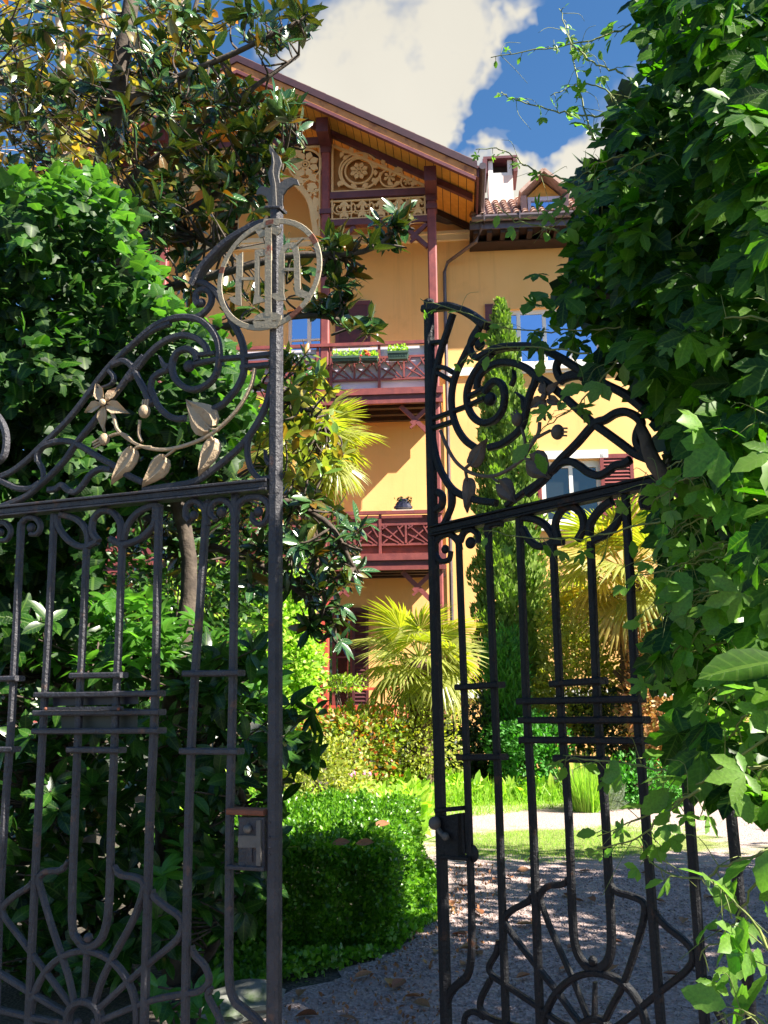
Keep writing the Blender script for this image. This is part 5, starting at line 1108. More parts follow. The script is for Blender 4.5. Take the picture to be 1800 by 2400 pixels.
R3 = [(730, 1230, 90, 80, 6.3, 7.2, 22), (780, 1340, 70, 90, 6.3, 7.0, 22), (600, 1180, 110, 90, 6.5, 7.5, 20), (500, 1230, 120, 80, 6.7, 7.6, 14), (770, 1460, 50, 60, 6.4, 6.8, 9), (850, 1250, 20, 30, 6.3, 6.6, 2), (640, 1330, 70, 60, 6.5, 7.2, 10), (290, 1150, 120, 90, 6.9, 7.8, 10), (380, 1300, 90, 60, 6.8, 7.6, 8), (430, 1260, 60, 90, 6.5, 6.9, 11)]
C3 = regions(R3, 1.15); Dv = [Vector((random.gauss(.1, .5), random.gauss(-.5, .4), random.gauss(.2, .5))) for _ in C3]
branch_mesh(twigs_to(limbs, C3), 'twigs', 'bark', mg, 4, 'stuff')
P, A_, N, S = whorls(C3, Dv, 8, .165); foliage(mg, [blade(1, .15, 5, .25, .2, .5), blade(1, .17, 5, .3, .1, .55)], P, A_, N, S, 'lf_magnolia', 50)
# ------------------------------------------------------------------ pale-barked tree behind, yellowing leaves
pt = empty('pale_tree', (-5.2, 12.5, 0), 0, 'slender pale-barked tree with yellow and orange leaves, behind the magnolia at upper left', 'tree')
tl = [crv([(-5.2, 12.5, 0), U(180, 900, 12.5), U(165, 500, 12.5), U(150, 250, 12.4), U(135, -80, 12.3)], 6), crv([U(165, 420, 12.5), U(215, 200, 12.4), U(260, -80, 12.3)], 6), crv([U(170, 520, 12.5), U(90, 250, 12.6), U(20, 50, 12.6)], 6), crv([U(175, 560, 12.5), U(300, 250, 12.3), U(400, 60, 12.2), U(470, -60, 12.2)], 6)]
branch_mesh([(tl[0], .17, .06)], 'trunk', 'bark_pale', pt, 9)
for l in tl[1:]: branch_mesh([(l, .08, .02)], 'branch', 'bark_pale', pt)
C = regions([(120, 150, 220, 200, 11.6, 13.4, 60), (60, 380, 130, 150, 11.8, 13.4, 30), (360, 120, 160, 130, 11.6, 13, 40), (240, 420, 160, 120, 11.8, 13, 40), (20, 560, 80, 120, 12, 13, 25)], 1.)
branch_mesh(twigs_to(tl, C, .0, (.014, .005)), 'twigs', 'bark_pale', pt, 4, 'stuff')
Dv = [Vector((random.gauss(0, .6), random.gauss(-.2, .5), random.gauss(.2, .5))) for _ in C]; P, A_, N, S = whorls(C, Dv, 9, .2, .7)
P = P+rnd(len(P), .18); foliage(pt, [blade(1, .28, 4, .2, .2, .45)], P, A_, N, S, 'lf_autumn', 40)
# ------------------------------------------------------------------ ivy-clad mass on the left
def poly_contains(poly, x, y):
    c = False; j = len(poly)-1
    for i in range(len(poly)):
        if (poly[i][1] > y) != (poly[j][1] > y) and x < (poly[j][0]-poly[i][0])*(y-poly[i][1])/(poly[j][1]-poly[i][1])+poly[i][0]: c = not c
        j = i
    return c
def in_poly(poly, n, depth, clump=None):
    xs = [p[0] for p in poly]; ys = [p[1] for p in poly]; out = []; px_ = []
    while len(out) < n:
        x = random.uniform(min(xs), max(xs)); y = random.uniform(min(ys), max(ys))
        if not poly_contains(poly, x, y): continue
        if clump and clump(x, y) < random.random(): continue
        out.append(U(x, y, depth(x, y)+random.random()**1.5*.8)); px_.append((x, y))
    return np.array(out), np.array(px_)
iv = empty('ivy_thicket', (-1.9, 5.2, 0), 0, 'tall rounded mass of green ivy behind the left gate, dark below and bright on top', 'ivy')
ivy_poly = [(-160, 420), (-60, 395), (40, 400), (60, 440), (100, 455), (120, 420), (180, 402), (250, 425), (285, 480), (300, 560), (345, 620), (370, 690), (440, 730), (520, 790), (560, 880), (590, 960), (560, 1080), (480, 1120), (380, 1170), (250, 1200), (230, 1330), (200, 1460), (60, 1500), (-160, 1600)]
rid = lambda x, y: 4.75+.0006*max(0, x)+.38*math.sin(x/62+y/140)*math.cos(y/83-x/200)+.14*math.sin(x/27)*math.sin(y/31)+.0004*abs(y-900)
P, q = in_poly(ivy_poly, 3900, rid, lambda x, y: .35+.65*(math.sin(x/37+y/51)*math.sin(x/23-y/41) > -.35))
A_ = rnd(len(P), .55)+[0.25, -.35, -.75]; N = rnd(len(P), .45)+[.25, -.75, .75]
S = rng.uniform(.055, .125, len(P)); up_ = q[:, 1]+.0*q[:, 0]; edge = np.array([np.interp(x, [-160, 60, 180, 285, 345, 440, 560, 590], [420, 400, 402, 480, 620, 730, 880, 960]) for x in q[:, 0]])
lit = (up_-edge) < rng.exponential(75, len(q)); n1 = int((~lit).sum())  # leaves near the top outline take the sunlit colour
foliage(iv, [lobed(), lobed()], P[~lit], A_[~lit], N[~lit], S[~lit], 'lf_ivy_shaded', 210); foliage(iv, [lobed(), lobed()], P[lit], A_[lit], N[lit], S[lit], 'lf_ivy_lit', 90)
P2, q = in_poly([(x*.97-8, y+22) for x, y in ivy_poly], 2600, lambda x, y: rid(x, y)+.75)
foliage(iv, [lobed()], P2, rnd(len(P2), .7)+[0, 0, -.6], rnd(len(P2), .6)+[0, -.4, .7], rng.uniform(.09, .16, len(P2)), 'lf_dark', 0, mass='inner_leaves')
# top fringe: crown leaves facing the sky, sunlight put into their colour
P3 = []
for _ in range(700):
    k = random.randint(2, 14); a, b = ivy_poly[k], ivy_poly[k+1]; t = random.random(); x = a[0]+(b[0]-a[0])*t; y = a[1]+(b[1]-a[1])*t; P3.append(U(x+random.gauss(-8, 14), y+random.gauss(8, 14), random.uniform(4.5, 6.2)))
foliage(iv, [lobed()], P3, rnd(700, .6)+[.3, -.3, .1], rnd(700, .4)+[.3, -.4, 1], rng.uniform(.06, .11, 700), 'lf_ivy_lit', 0, mass='top_leaves')
branch_mesh([(crv([(-1.9, 5.6, 0), (-1.95, 5.6, 1.2), (-1.8, 5.5, 2.4), (-1.9, 5.5, 3.6)], 5), .10, .05), (crv([(-1.2, 5.6, 0), (-1.3, 5.6, 1.2), (-1.2, 5.6, 2.4), (-1.5, 5.5, 3.3)], 5), .07, .04)], 'stem', 'bark', iv)
# ------------------------------------------------------------------ cherry laurel thicket behind the left leaf
la = empty('laurel_shrub', (-1.5, 5.4, 0), 0, 'dense glossy laurel shrub filling the space behind the lower left gate', 'shrub')
lp = [(-160, 1400), (0, 1430), (120, 1400), (200, 1420), (300, 1450), (420, 1490), (560, 1480), (650, 1560), (720, 1620), (755, 1700), (730, 1800), (700, 1900), (660, 1990), (620, 2080), (560, 2160), (450, 2230), (300, 2280), (-160, 2330)]
Cn = []; Dn = []
while len(Cn) < 620:
    x = random.uniform(-150, 770); y = random.uniform(1390, 2320)
    if poly_contains(lp, x, y): Cn.append(U(x, y, 4.6+.5*math.sin(x/90+y/70)**2+random.random()**1.4*1.1)); Dn.append(Vector((random.gauss(.1, .5), random.gauss(-.7, .35), random.gauss(.5, .45))))
stems = [crv([(-1.5+.5*i+random.uniform(-.2, .2), 5.6+random.uniform(-.1, .2), 0), (-1.5+.5*i+random.gauss(0, .15), 5.5, .8), (-1.5+.48*i+random.gauss(0, .25), 5.4, 1.7)], 5) for i in range(-1, 2)]
branch_mesh([(s, .035, .012) for s in stems], 'stem', 'bark', la); branch_mesh(twigs_to(stems, Cn, .03, (.008, .004)), 'twigs', 'bark', la, 4, 'stuff')
P, A_, N, S = whorls(Cn, Dn, 6, .145, .7); foliage(la, [blade(1, .20, 5, .2, .15, .5), blade(1, .22, 5, .25, .25, .52)], P, A_, N, S, 'lf_laurel', 300)
ly = regions([(280, 1440, 110, 60, 4.6, 5.2, 26), (420, 1500, 120, 60, 4.7, 5.4, 20), (240, 1530, 160, 70, 4.6, 5.2, 18), (560, 1560, 80, 60, 4.8, 5.6, 16), (370, 2000, 60, 60, 4.4, 4.8, 3), (620, 1640, 60, 60, 4.8, 5.6, 9)])
P, A_, N, S = whorls(ly, [Vector((random.gauss(0, .4), random.gauss(-.4, .4), .7)) for _ in ly], 7, .12, .8); foliage(la, [blade(1, .19, 5, .2, .3, .5)], P, A_, N, S, 'lf_laurel_lit_young', 0, mass='bright_leaves')  # upper laurel leaves: their sunlight is painted in by the lighter material
# sapling at the foot of the stile
sp_ = empty('laurel_sapling', U(470, 2380, 4.3).xyz*1, 0, 'low laurel sapling with pale leaves at the bottom of the left gate', 'shrub'); sp_.location.z = 0
ls = regions([(350, 2340, 60, 30, 4.1, 4.5, 3), (470, 2330, 50, 35, 4.0, 4.4, 5)]); P, A_, N, S = whorls(ls, [Vector((random.gauss(0, .4), -.5, .7)) for _ in ls], 6, .11, .8); foliage(sp_, [blade(1, .22, 5, .2, .3, .5)], P, A_, N, S, 'lf_laurel_lit_young', 20)
branch_mesh(twigs_to([[sp_.location.copy()]], ls, 0, (.01, .005)), 'stem', 'bark', sp_, 4)
# ------------------------------------------------------------------ creeper on the right
cv = empty('creeper', (1.7, 2.6, 0), 0, 'great curtain of virginia creeper hanging over the right gate, dark with bright young tips', 'creeper')
cp = [(1468, -80), (1498, 30), (1538, 100), (1548, 180), (1488, 220), (1438, 300), (1468, 370), (1388, 410), (1383, 470), (1348, 540), (1378, 590), (1308, 640), (1328, 690), (1438, 720), (1488, 780), (1478, 850), (1538, 900), (1578, 960), (1598, 1040), (1608, 1110), (1638, 1200), (1668, 1300), (1648, 1400), (1638, 1500), (1718, 1580), (1778, 1660), (1818, 1760), (1830, 1860), (1900, 1900), (1960, 1200), (1960, -80)]
cd = lambda x, y: 2.05+max(0, (1800-x))/600*1.0+.20*math.sin(x/55+y/190)*math.cos(y/80)+.07*math.sin(x/23)*math.cos(y/27)
cl_ = lambda x, y: (1.0 if y < 1050 else .42)*(.30+.70*(math.sin(x/41+y/63)*math.sin(x/29-y/47) > -.45))
P, q = in_poly(cp, 2150, cd, cl_); Pe, q = in_poly([(1215, 650), (1300, 620), (1450, 700), (1470, 860), (1300, 830), (1225, 760)], 26, cd); P = np.vstack([P, Pe])
Pe, q = in_poly([(1540, 1150), (1640, 1150), (1700, 1700), (1800, 1900), (1640, 1800), (1540, 1560), (1580, 1400)], 110, cd); P = np.vstack([P, Pe])
A_ = rnd(len(P), .45)+[-.35, -.35, -.85]; N = rnd(len(P), .4)+[-.35, -.75, .55]; S = rng.uniform(.055, .115, len(P))
TC = [palmate(5, .21), palmate(3, .26), palmate(5, .23), blade(1.1, .36, 7, .2, .15, .5, .1)]
foliage(cv, TC, P, A_, N, S, 'lf_creeper', 270)
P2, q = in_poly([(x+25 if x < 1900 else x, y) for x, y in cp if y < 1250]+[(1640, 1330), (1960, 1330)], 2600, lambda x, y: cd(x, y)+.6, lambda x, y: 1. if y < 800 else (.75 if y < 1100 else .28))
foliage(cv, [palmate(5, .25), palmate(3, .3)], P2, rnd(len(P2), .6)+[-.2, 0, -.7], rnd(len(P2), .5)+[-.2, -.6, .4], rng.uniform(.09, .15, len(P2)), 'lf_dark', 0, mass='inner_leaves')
# older stems
st = [crv([(1.75, 2.7, 0), (1.7, 2.7, 1.2), (1.5, 2.9, 2.4), (1.6, 2.8, 3.6), (1.7, 2.8, 4.4)], 5), crv([(1.85, 2.5, 0), (1.8, 2.4, 1.3), (1.7, 2.5, 2.6), (1.75, 2.6, 4.2)], 5), crv([(1.5, 2.9, 2.4), U(1450, 700, 3.1), U(1330, 660, 3.2)], 5), crv([(1.6, 2.9, 1.9), U(1600, 1150, 2.8), U(1500, 1000, 2.9)], 5)]
branch_mesh([(s, .045, .018) for s in st], 'stem', 'bark', cv)
# long sprays: green shoots with spaced young leaves
def spray(pts, n, s0=.075, s1=.03, depth=2.6, mat='lf_creeper_young', droop=.5, stem_r=.0038, tendrils=4, tp=None):
    c = crv([U(x, y, d) for x, y, d in pts], 6, .003); P = []; A = []; N = []; S = []
    br = [(c, stem_r, stem_r*.4)]
    for i in range(n):
        t = (i+.6)/n; k = min(int(t*(len(c)-1)), len(c)-2); p = c[k].lerp(c[k+1], t*(len(c)-1)-k); tan = (c[k+1]-c[k]).normalized()
        side = Vector((random.gauss(0, .6), random.gauss(-.2, .5), random.gauss(-droop, .5))); a = (tan*.4+side).normalized(); s = s0+(s1-s0)*t; pe = p+a*s*.8
        br.append(([p, p.lerp(pe, .5)+Vector((0, 0, .006)), pe], stem_r*.4, stem_r*.3)); P.append(pe); A.append(a); N.append(Vector((random.gauss(0, .5), random.gauss(-.7, .4), random.gauss(.6, .4)))); S.append(s*random.uniform(.8, 1.2))
    for _ in range(tendrils):
        k = random.randint(1, len(c)-2); p = c[k]; v = Vector((random.gauss(0, 1), random.gauss(0, .4), random.gauss(0, 1))).normalized()*.07; br.append((crv([p, p+v, p+v*1.6+Vector((random.gauss(0, .02), 0, -.03))], 3), .0012, .0006))
    return br, P, A, N, S
sprays = [
    ([(1480, 60, 2.9), (1400, 90, 2.9), (1300, 110, 2.95), (1150, 135, 3.0)], 14, .045, .02), ([(1460, 170, 2.8), (1400, 150, 2.9), (1340, 100, 2.9), (1310, 20, 2.95)], 12, .045, .02), ([(1440, 270, 2.8), (1350, 270, 2.9), (1280, 255, 3.0), (1210, 235, 3.0), (1175, 215, 3.0)], 12, .045, .02),
    ([(1480, 300, 2.8), (1420, 210, 2.9), (1350, 200, 3.0), (1290, 225, 3.0)], 9, .05, .03), ([(1390, 330, 2.8), (1350, 180, 2.9), (1330, 60, 3.)], 10, .05, .03), ([(1330, 420, 2.9), (1280, 410, 3), (1230, 385, 3), (1170, 350, 3), (1115, 350, 3)], 8, .045, .02), ([(1310, 540, 2.9), (1220, 520, 3), (1160, 480, 3.)], 4, .05, .03),
    ([(1500, 760, 2.8), (1380, 775, 3.), (1200, 770, 3.2), (1080, 730, 3.3), (985, 700, 3.4)], 9, .05, .03), ([(1380, 830, 2.9), (1250, 815, 3.1), (1130, 820, 3.3), (1080, 850, 3.3)], 6, .06, .03), ([(1500, 770, 2.6), (1420, 880, 2.8), (1340, 960, 3.), (1280, 1000, 3.05), (1230, 1040, 3.1)], 9, .075, .06),
    ([(1640, 1200, 2.4), (1500, 1230, 2.6), (1380, 1260, 2.8), (1250, 1260, 3.0), (1130, 1245, 3.2)], 9, .06, .035), ([(1700, 1260, 2.3), (1600, 1330, 2.5), (1480, 1350, 2.7)], 7, .075, .05), ([(1800, 1100, 2.1), (1700, 1180, 2.3), (1600, 1290, 2.5), (1540, 1420, 2.7)], 9, .08, .06),
    ([(1860, 1560, 2.0), (1750, 1560, 2.2), (1640, 1600, 2.4), (1560, 1560, 2.6)], 8, .08, .05), ([(1860, 1790, 1.9), (1750, 1800, 2.1), (1600, 1810, 2.25), (1480, 1790, 2.4), (1370, 1780, 2.5), (1320, 1770, 2.6)], 14, .075, .04), ([(1850, 1700, 2.0), (1700, 1790, 2.1), (1620, 1860, 2.2), (1540, 1900, 2.3), (1400, 1960, 2.5)], 9, .07, .035),
    ([(1840, 1980, 2.0), (1740, 2010, 2.1), (1640, 2060, 2.2), (1540, 2030, 2.3), (1500, 1960, 2.4)], 9, .06, .035), ([(1640, 1850, 2.1), (1570, 1900, 2.2), (1500, 1960, 2.3), (1400, 1990, 2.5)], 8, .05, .03), ([(1860, 1880, 1.9), (1780, 2050, 2.0), (1720, 2160, 2.1), (1640, 2250, 2.2)], 7, .07, .05),
    ([(1850, 2330, 1.8), (1790, 2200, 1.9), (1720, 2110, 2.0), (1660, 2060, 2.0)], 7, .085, .07), ([(1830, 2420, 1.9), (1750, 2380, 2.0), (1680, 2380, 2.1)], 5, .08, .06), ([(1860, 760, 2.0), (1740, 740, 2.1), (1640, 770, 2.2), (1560, 800, 2.3)], 8, .08, .04), ([(1800, 420, 2.2), (1700, 440, 2.3), (1620, 520, 2.4), (1540, 600, 2.5)], 7, .08, .05), ([(1800, 180, 2.2), (1700, 200, 2.3), (1560, 120, 2.5)], 6, .08, .05),
    ([(1850, 1340, 2.), (1700, 1400, 2.2), (1560, 1500, 2.5)], 8, .08, .06), ([(1850, 950, 1.9), (1760, 1000, 2.0), (1650, 1070, 2.2)], 5, .1, .09)]
edge_ = [(cp[k][0]+random.randint(0, 40), cp[k][1]+random.randint(-25, 25)) for k in range(6, 28) for _ in (0, 1)]
for x, y in edge_:
    if x > 1800 or 480 < y < 1050 or (y < 480 and random.random() < .5): continue
    d = cd(x, y)-.05; L_ = random.uniform(60, 150); dy = random.uniform(20, 130); sprays.append(([(x+60, y-30, d), (x, y, d), (x-L_*.55, y+dy*.35, d+.05), (x-L_, y+dy, d+.1)], random.randint(5, 9), .07, .04))
P = []; A_ = []; N = []; S = []; br = []
for i, a in enumerate(sprays):
    b_, p, q_, n_, s_ = spray(*a); br += b_; P += p; A_ += q_; N += n_; S += s_
branch_mesh(br, 'shoots', 'vine_stem', cv, 5, 'stuff')
bl = npmesh('leaf', *blade(1, .24, 10, .18, .10, .5, .05)); bl.materials.append(M['lf_creeper']); pb = U(1850, 1545, 1.75); ab = (U(1640, 1572, 1.72)-pb); o = bpy.data.objects.new('leaf', bl); COL.objects.link(o); o.parent = cv
Fr = frames(np.array([tuple(ab)]), np.array([(.1, -.6, .75)]))[0]*ab.length; m4 = np.eye(4); m4[:3, :3] = Fr; m4[:3, 3] = np.array(pb)-np.array(cv.location); o.matrix_local = Matrix(m4.tolist()); br.append(([pb, pb+Vector((.1, 0, .02)), pb+Vector((.25, .05, .1))], .003, .002))
foliage(cv, [palmate(5, .2, .14), palmate(3, .28, .12), blade(1.2, .34, 8, .2, .2, .5, .1)], [tuple(x) for x in P], [tuple(x) for x in A_], [tuple(x) for x in N], S, 'lf_creeper_young', 150, mass='bright_leaves')
# ------------------------------------------------------------------ palms
def frond_mesh(name, mat, pet=.7, R=.55, seg=32, sweep_=240, droop=.25, fold=.4):
    b = MB(); b.tube([(0, 0, 0), (pet*.5, 0, .03), (pet, 0, 0)], [.016, .012, .009], 5)
    for i in range(seg):
        a = math.radians(-sweep_/2+sweep_*i/(seg-1)+random.gauss(0, 1.6)); tipd = random.random()**3*.35; L = R*(1-.22*abs(i/(seg-1)-.5)*2)*random.uniform(.93, 1.05); da = math.radians(sweep_/(seg-1))*.55
        n = len(b.v); cs = lambda r, t: (pet+r*math.cos(a+t), r*math.sin(a+t))
        for r, wf in ((.02, 1), (L*.5, 1.), (L*.78, .45), (L, .02)):
            z = -droop*r*r/R-(tipd*(r/L-.5)*L if r > L*.6 else 0)
            x0, y0 = cs(r, -da*wf); x1, y1 = cs(r, 0); x2, y2 = cs(r, da*wf)
            b.v += [(x0, y0, z-fold*r*da*wf*.9), (x1, y1, z), (x2, y2, z-fold*r*da*wf*.9)]
        for k in range(3):
            for j in range(2): b.f.append((n+k*3+j, n+k*3+j+1, n+k*3+j+4, n+k*3+j+3))
    me = b.mesh(name, False); me.materials.append(M[mat]); return me
def palm(base, h, label, mats, nf, R=.6, pet=.7, low=-.5, lean=(0, 0), tr=.13, dead=0):
    root = empty('fan_palm', base, 0, label, 'palm', None)
    c = crv([(0, 0, 0), (lean[0]*.4, lean[1]*.4, h*.5), (lean[0], lean[1], h)], 5); b = MB(); b.tube(c, [tr*1.1]+[tr]*(len(c)-2)+[tr*.8], 12); b.build('trunk', 'palm_fibre', root, True)
    b = MB()
    for i in range(int(h*60)):
        z = random.uniform(.1, 1)*h; a = random.uniform(0, 2*PI); p = Vector((lean[0]*z/h+tr*math.cos(a), lean[1]*z/h+tr*math.sin(a), z)); o = Vector((math.cos(a), math.sin(a), .9)).normalized()
        b.beam(p, p+o*random.uniform(.08, .18), .04, .012)
    b.build('leaf_bases', 'palm_fibre', root, kind='stuff')
    ms = [frond_mesh('frond', m, pet, R, 32, 230, .45) for m in mats for _ in (0, 1)]
    for i in range(nf):
        e = 1.25-(1.25-low)*((i+.5)/nf)**.9+random.gauss(0, .08); az = i*2.4+random.gauss(0, .2); s = random.uniform(.85, 1.12)
        o = bpy.data.objects.new('frond', random.choice(ms)); COL.objects.link(o); o.parent = root
        o.matrix_local = Matrix.Translation((lean[0], lean[1], h)) @ Matrix.Rotation(az, 4, 'Z') @ Matrix.Rotation(-e, 4, 'Y') @ Matrix.Rotation(random.gauss(0, .35), 4, 'X') @ Matrix.Scale(s, 4)
    if dead:
        md = frond_mesh('dead_frond', 'lf_palm_dry', pet*.9, R*.8, 16, 120, .6, .9)
        for i in range(dead):
            o = bpy.data.objects.new('dead_frond', md); COL.objects.link(o); o.parent = root; o.matrix_local = Matrix.Translation((lean[0], lean[1], h-.1)) @ Matrix.Rotation(i*2.1, 4, 'Z') @ Matrix.Rotation(1.1+random.uniform(0, .25), 4, 'Y')
    return root
def gp(px, D): p = U(px, 1600, D); return (p.x, p.y, 0)
p = U(985, 1545, 14.6); palm((p.x, p.y, 0), p.z, 'fan palm with pale green fans, between the ground floor red railing and the cypress', ['lf_palm'], 30, .64, .54, -.9, tr=.19)
p = U(1465, 1345, 15.2); palm((p.x, p.y, 0), p.z, 'taller fan palm with yellow fans and dark trunk, under the shuttered window', ['lf_palm_yellow', 'lf_palm'], 30, .85, .72, -.8, tr=.16, dead=5)
p = U(728, 1050, 15.0); palm((p.x, p.y, 0), p.z, 'tallest fan palm, bright yellow-green crown just below the upper balcony behind the magnolia', ['lf_palm'], 34, .66, .58, -.7, tr=.15)
# ------------------------------------------------------------------ cypress and shrubs
def leafy(name, label, cat, loc, mat, P, A, N, S, tpl, part='foliage', group=None, trunk_=None):
    root = empty(name, loc, 0, label, cat, group); foliage(root, [tpl], P, A, N, S, mat, 0, mass=part)
    if trunk_:
        for o in [branch_mesh([t], 'trunk' if cat == 'tree' else 'stem', 'bark', root, 8) for t in trunk_]: pass
    return root
b0 = U(1202, 1560, 17.0); zt_ = U(1183, 712, 17.0).z; n = 30000
t = rng.random(n)**.9; a = rng.uniform(0, 2*PI, n); prof = .74*np.interp(t, [0, .08, .3, .62, .85, .95, 1], [.62, .72, .80, .62, .38, .18, .02])
f = prof*(1-.45*rng.random(n)**2)*(1+.22*np.sin(a*5+t*31)+.16*np.sin(t*80+a*3)); z = .5+t*(zt_-.5)
P = np.stack([b0.x+f*np.cos(a), b0.y+f*np.sin(a), z], 1); A_ = np.stack([np.cos(a)*.35, np.sin(a)*.35, np.ones(n)], 1)+rnd(n, .25); N = np.stack([np.cos(a), np.sin(a), .2*np.ones(n)], 1)+rnd(n, .4)
leafy('cypress_tree', 'tall narrow italian cypress against the yellow wall, rising past the upper window', 'tree', (b0.x, b0.y, 0), 'lf_cypress', P, A_, N, rng.uniform(.08, .18, n), quadleaf(.26), 'foliage', None, [(crv([(b0.x, b0.y, 0), (b0.x, b0.y, 3), (b0.x, b0.y, zt_-.6)], 4), .12, .02)])
def bush(name, label, px, py, D, rx, rz_, mat, n, s=(.04, .09), tpl=None, ry=None, up=.4, part='foliage', group=None, cat='shrub', lump=.3):
    c = U(px, py, D); P, d = ellipsoid_pts(c, (rx, ry or rx*.8, rz_), n, .6, lump, px*.01); P[:, 2] = np.maximum(P[:, 2], .03)
    A_ = d+rnd(n, .6)+[0, 0, up]; N = d*.6+rnd(n, .5)+[0, -.2, .6]
    st = [(crv([(c.x+random.uniform(-.15, .15), c.y, 0), (c.x+random.uniform(-.2, .2), c.y, max(.2, c.z*.5)), (c.x+random.uniform(-.5, .5)*rx, c.y, max(.35, c.z+rz_*.3))], 4), .022, .008) for _ in range(5)]
    return leafy(name, label, cat, (c.x, c.y, 0), mat, P, A_, N, rng.uniform(*s, n), tpl or blade(1, .27, 3, .2, .2), part, group, st)
bush('conifer_shrub', 'upright feathery bright green conifer at the foot of the cypress', 1190, 1640, 15.6, .36, 1.15, 'lf_conifer', 5000, (.08, .16), blade(1, .12, 3, .2, .2), up=1.3)
bush('leafy_shrub', 'rounded vivid green shrub below the conifer at the lawn edge', 1245, 1760, 15.0, .62, .60, 'lf_conifer', 5500, (.05, .10))
bush('leafy_shrub', 'dark green bush left of the vivid shrub, behind the border plants', 1140, 1760, 15.6, .5, .75, 'lf_dark', 3200, (.05, .1))
bush('photinia_shrub', 'shrub with red and orange new leaves in front of the red railing', 835, 1745, 14.2, .75, .62, 'lf_photinia', 4200, (.05, .11))
bush('leafy_shrub', 'dark speckled bush at the foot of the pale green fan palm', 975, 1735, 14.4, .6, .65, 'lf_olive', 3000, (.04, .08)); bush('leafy_shrub', 'deep green low bush behind the iron lock stile', 1060, 1770, 15.4, .5, .55, 'lf_dark', 2200, (.05, .1))
bush('leafy_shrub', 'large olive and yellow-green bush in front of the plinth, between cypress and yellow palm', 1360, 1590, 15.8, .80, 1.35, 'lf_olive', 8000, (.05, .10)); bush('leafy_shrub', 'yellow-tinged bush reaching up the wall below the shuttered window', 1340, 1440, 17.2, .65, .9, 'lf_olive', 3600, (.05, .1))
bush('peach_shrub', 'tall airy shrub with peach-coloured leaves right of the yellow palm trunk', 1565, 1640, 14.6, .75, 1.25, 'lf_peach', 5200, (.05, .11)); bush('leafy_shrub', 'dark leafy bush around the trunk of the yellow palm', 1440, 1700, 15.4, .6, .75, 'lf_dark', 3000, (.05, .1))
bush('leafy_shrub', 'fresh green bush to the right of the peach shrub, behind the creeper', 1680, 1560, 15.5, .9, 1.5, 'lf_bright', 5200, (.06, .12)); bush('leafy_shrub', 'green bush glimpsed between creeper strands high on the right', 1690, 1250, 16.5, .9, 2.2, 'lf_bright', 4200, (.08, .16)); bush('peach_shrub', 'pale pinkish shrub beyond the drive at far right', 1800, 1790, 17.5, 1.2, .55, 'lf_peach', 3000, (.06, .12))
bush('leafy_shrub', 'dark green low shrub where the drive meets the bed on the right', 1500, 1845, 14.2, .75, .42, 'lf_conifer', 3600, (.05, .09)); bush('lavender_bush', 'grey-green feathery lavender bush beside the bright grass clump', 1400, 1880, 13.6, .38, .24, 'lf_lavender', 2600, (.08, .16), needle(.05), up=1.2)
bush('leafy_shrub', 'bright climbing foliage behind the laurel beside the red post', 685, 1560, 14.4, .42, 1.5, 'lf_bright', 6000, (.06, .13)); bush('leafy_shrub', 'sunlit leaves glimpsed between the left gate bars behind the laurel', 480, 1480, 14.0, 1.3, 1.2, 'lf_bright', 4200, (.06, .13))
bush('climbing_plant', 'climber trailing along the ground floor railing top', 800, 1600, 19.4, .5, .16, 'lf_bright', 450, (.06, .11))
bush('leafy_shrub', 'shaded bush under the magnolia left of the tall palm trunk', 420, 1350, 11.0, 1.2, 1.6, 'lf_laurel', 4200, (.09, .17)); bush('leafy_shrub', 'distant bushes low at the far left behind the gate bars', 60, 1700, 12.0, 1.6, 1.6, 'lf_dark', 4000, (.09, .17))
# tall hedge closing the garden at far right
# ------------------------------------------------------------------ box hedge
bx = empty('box_hedge', (-.48, 6.3, 0), 0, 'clipped box hedge, low and square, with sunlit top beside the drive', 'hedge')
n = 60000; fx = rng.random(n); x0, x1, y0, y1, h = -1.25, .20, 6.15, 9.3, .62
sel = rng.random(n); P = np.empty((n, 3)); NN = np.zeros((n, 3))
xr_ = lambda y: np.interp(y, [6.15, 7.6, 9.3], [.03, .15, .22]); yy = rng.uniform(y0, y1, n); xx = rng.uniform(x0, 1, n)*1.0
top = sel < .48; frt = (sel >= .48) & (sel < .80); sid = sel >= .80
P[:, 1] = yy; P[:, 0] = x0+(xr_(yy)-x0)*fx; P[:, 2] = h-.10*rng.random(n)**2; NN[top] = (0, -.1, 1)
P[frt, 1] = y0+.14*rng.random(frt.sum())**2; P[frt, 0] = x0+(.03-x0)*fx[frt]; P[frt, 2] = rng.uniform(.02, h, frt.sum()); NN[frt] = (0, -1, .3)
P[sid, 0] = xr_(yy[sid])-.14*rng.random(sid.sum())**2; P[sid, 2] = rng.uniform(.02, h, sid.sum()); NN[sid] = (1, -.1, .3)
edge_r = np.exp(-np.maximum(0, xr_(P[:, 1])-P[:, 0])/.07); edge_f = np.exp(-np.maximum(0, P[:, 1]-y0)/.08); P[top, 2] -= (.09*edge_r+.08*edge_f)[top]; zt2 = np.clip((P[:, 2]-h+.12)/.12, 0, 1)**2; P[sid, 0] -= (.06*zt2)[sid]; P[frt, 1] += (.06*zt2)[frt]
bul = 1.9*.045*np.sin(P[:, 0]*9)*np.cos(P[:, 1]*7)+.03*np.sin(P[:, 0]*23+P[:, 1]*17)+.02*np.sin(P[:, 2]*30+P[:, 0]*12)
P += NN*bul[:, None]+rnd(n, .012); P[:, 2] = np.maximum(P[:, 2], .01)
foliage(bx, [quadleaf(.32)], P, NN+rnd(n, .75)+[0, 0, .3], NN+rnd(n, .6)+[0, 0, .4], rng.uniform(.022, .046, n), 'lf_box', 0)
